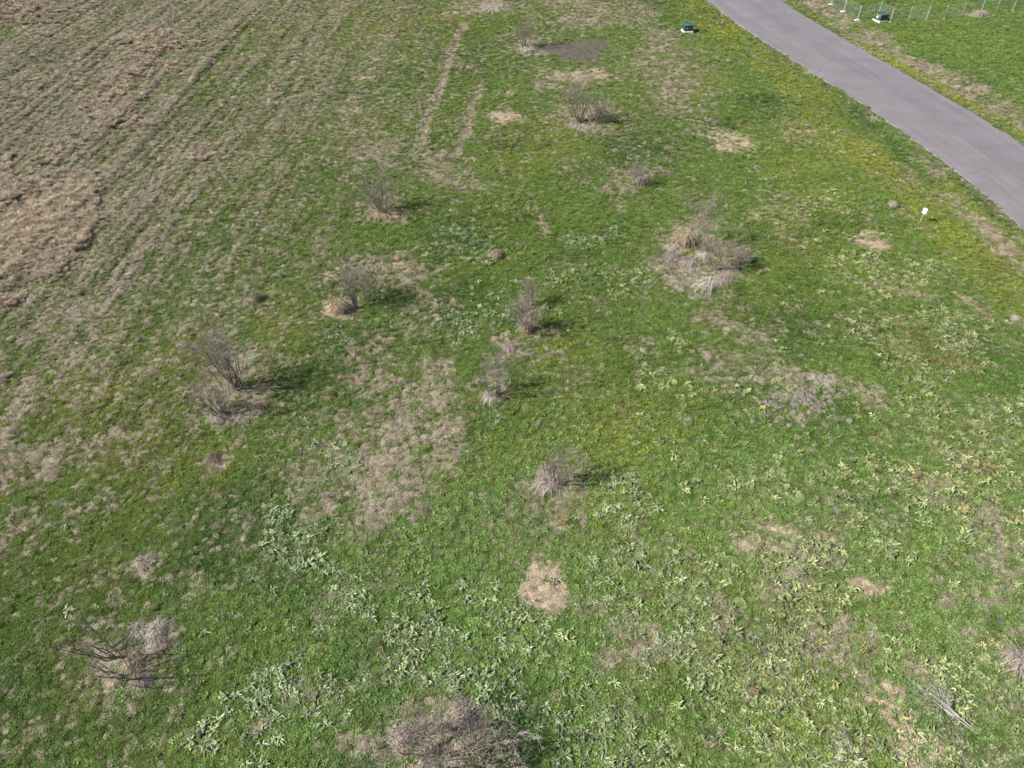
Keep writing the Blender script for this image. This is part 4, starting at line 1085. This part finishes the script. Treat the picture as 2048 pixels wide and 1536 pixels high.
# ------------------------------------------------------------------ wire fence
POSTS = [(1638,-6),(1662,9.5),(1687,23.5),(1715,39.5),(1756,31),(1780,44),(1816,40.5),(1852,40.5),(1888,36.5),(1923,31.5),(1960,28),(1991,24.5),(2025,21),(2058,17.5),(2091,14)]
pw = [at(*q) for q in POSTS]
froot = empty('wire_fence', (pw[3][0], pw[3][1], 0))
O = Vector((pw[3][0], pw[3][1], 0))
FH = 1.45
pm = MB(); pm.bar((0, 0, -.1), (0, 0, FH), .036, .034, 8); pm.bar((0, 0, FH), (0, 0, FH + .03), .034, .01, 8); post_me = pm.mesh('post'); post_me.materials.append(M_METAL)
fm = MB(); fm.box(-.30, .24, -.16, .2, -.1, .07); foot_me = fm.mesh('concrete_footing', .03); foot_me.materials.append(M_CONC)
fm = MB(); fm.box(-.09, .09, -.09, .09, -.1, .05); foot2 = fm.mesh('concrete_footing', .02); foot2.materials.append(M_CONC)
for i, (x, y) in enumerate(pw):
    z = gh(x, y)
    p_ = bpy.data.objects.new('post', post_me); p_.parent = froot; p_.location = (x - O.x, y - O.y, z); COL.objects.link(p_)
    f_ = bpy.data.objects.new('concrete_footing', foot_me if i < 4 else foot2); f_.parent = froot; f_.location = (x - O.x, y - O.y, z); f_.rotation_euler = (0, 0, .1 * i); COL.objects.link(f_)
for i in range(len(pw) - 1):
    (x0, y0), (x1, y1) = pw[i], pw[i + 1]; z0, z1 = gh(x0, y0), gh(x1, y1)
    a_ = Vector((x0 - O.x, y0 - O.y, z0)); b_ = Vector((x1 - O.x, y1 - O.y, z1)); L = (b_ - a_).length
    wm = MB()
    for k in range(10):
        zz = .10 + k * .145
        wm.bar(a_ + Vector((0, 0, zz)), b_ + Vector((0, 0, zz)), .0065 if k in (0, 9) else .0048, None, 3)
    nv = max(2, int(L / .15))
    for k in range(1, nv):
        q = a_.lerp(b_, k / nv); wm.bar(q + Vector((0, 0, .08)), q + Vector((0, 0, 1.41)), .0045, None, 3)
    put('wire_panel', wm.mesh('wire_panel'), M_WIRE, froot)
tag(froot, 'welded wire fence on pale metal posts across the top right corner', 'fence')

# ------------------------------------------------------------------ white sign on a stake
X, Y = at(1839, 447)
sroot = empty('white_sign', (X, Y, gh(X, Y)), math.radians(-48))
s_ = MB(); s_.box(-.016, .016, -.014, .014, -.1, .86); put('stake', s_.mesh('stake'), M_METAL, sroot)
s_ = MB(); s_.box(-.13, .13, -.028, -.016, .66, 1.04); bd = put('sign_board', s_.mesh('sign_board', .003), M_WHITE, sroot)
s_ = MB()
for k, (a0, a1) in enumerate(((-.10, .10), (-.12, .08), (-.09, .11))): s_.box(a0, a1, -.0335, -.0305, .92 - k * .10, .935 - k * .10)
put('faded_lettering', s_.mesh('faded_lettering'), M_GREYMARK, bd)
tag(sroot, 'small blank white sign on a thin stake in the yellow-green verge', 'sign')

# small white scraps of litter in the meadow
for px, py, lab in [(1213,1442,'crumpled white scrap in the weeds right of the bottom thicket'), (1740,829,'short pink-white scrap on green grass right of the cloddy patch'), (1297,1525,'white scrap near the bottom edge at centre right')]:
    X, Y = at(px, py); R = random.Random(px); m_ = bpy.data.meshes.new('litter_scrap')
    vs = []; fs = []
    for i in range(5):
        for j in range(4): vs.append((i * .03 - .06 + R.gauss(0, .008), j * .022 - .03 + R.gauss(0, .008), .08 + R.gauss(0, .015)))
    for i in range(4):
        for j in range(3): fs.append((i * 4 + j, i * 4 + j + 1, i * 4 + j + 5, i * 4 + j + 4))
    m_.from_pydata(vs, [], fs); m_.update()
    o = put('litter_scrap', m_, M_STICKW, None, (X, Y, gh(X, Y))); tag(o, lab, 'litter')
print('objects', len(bpy.data.objects))
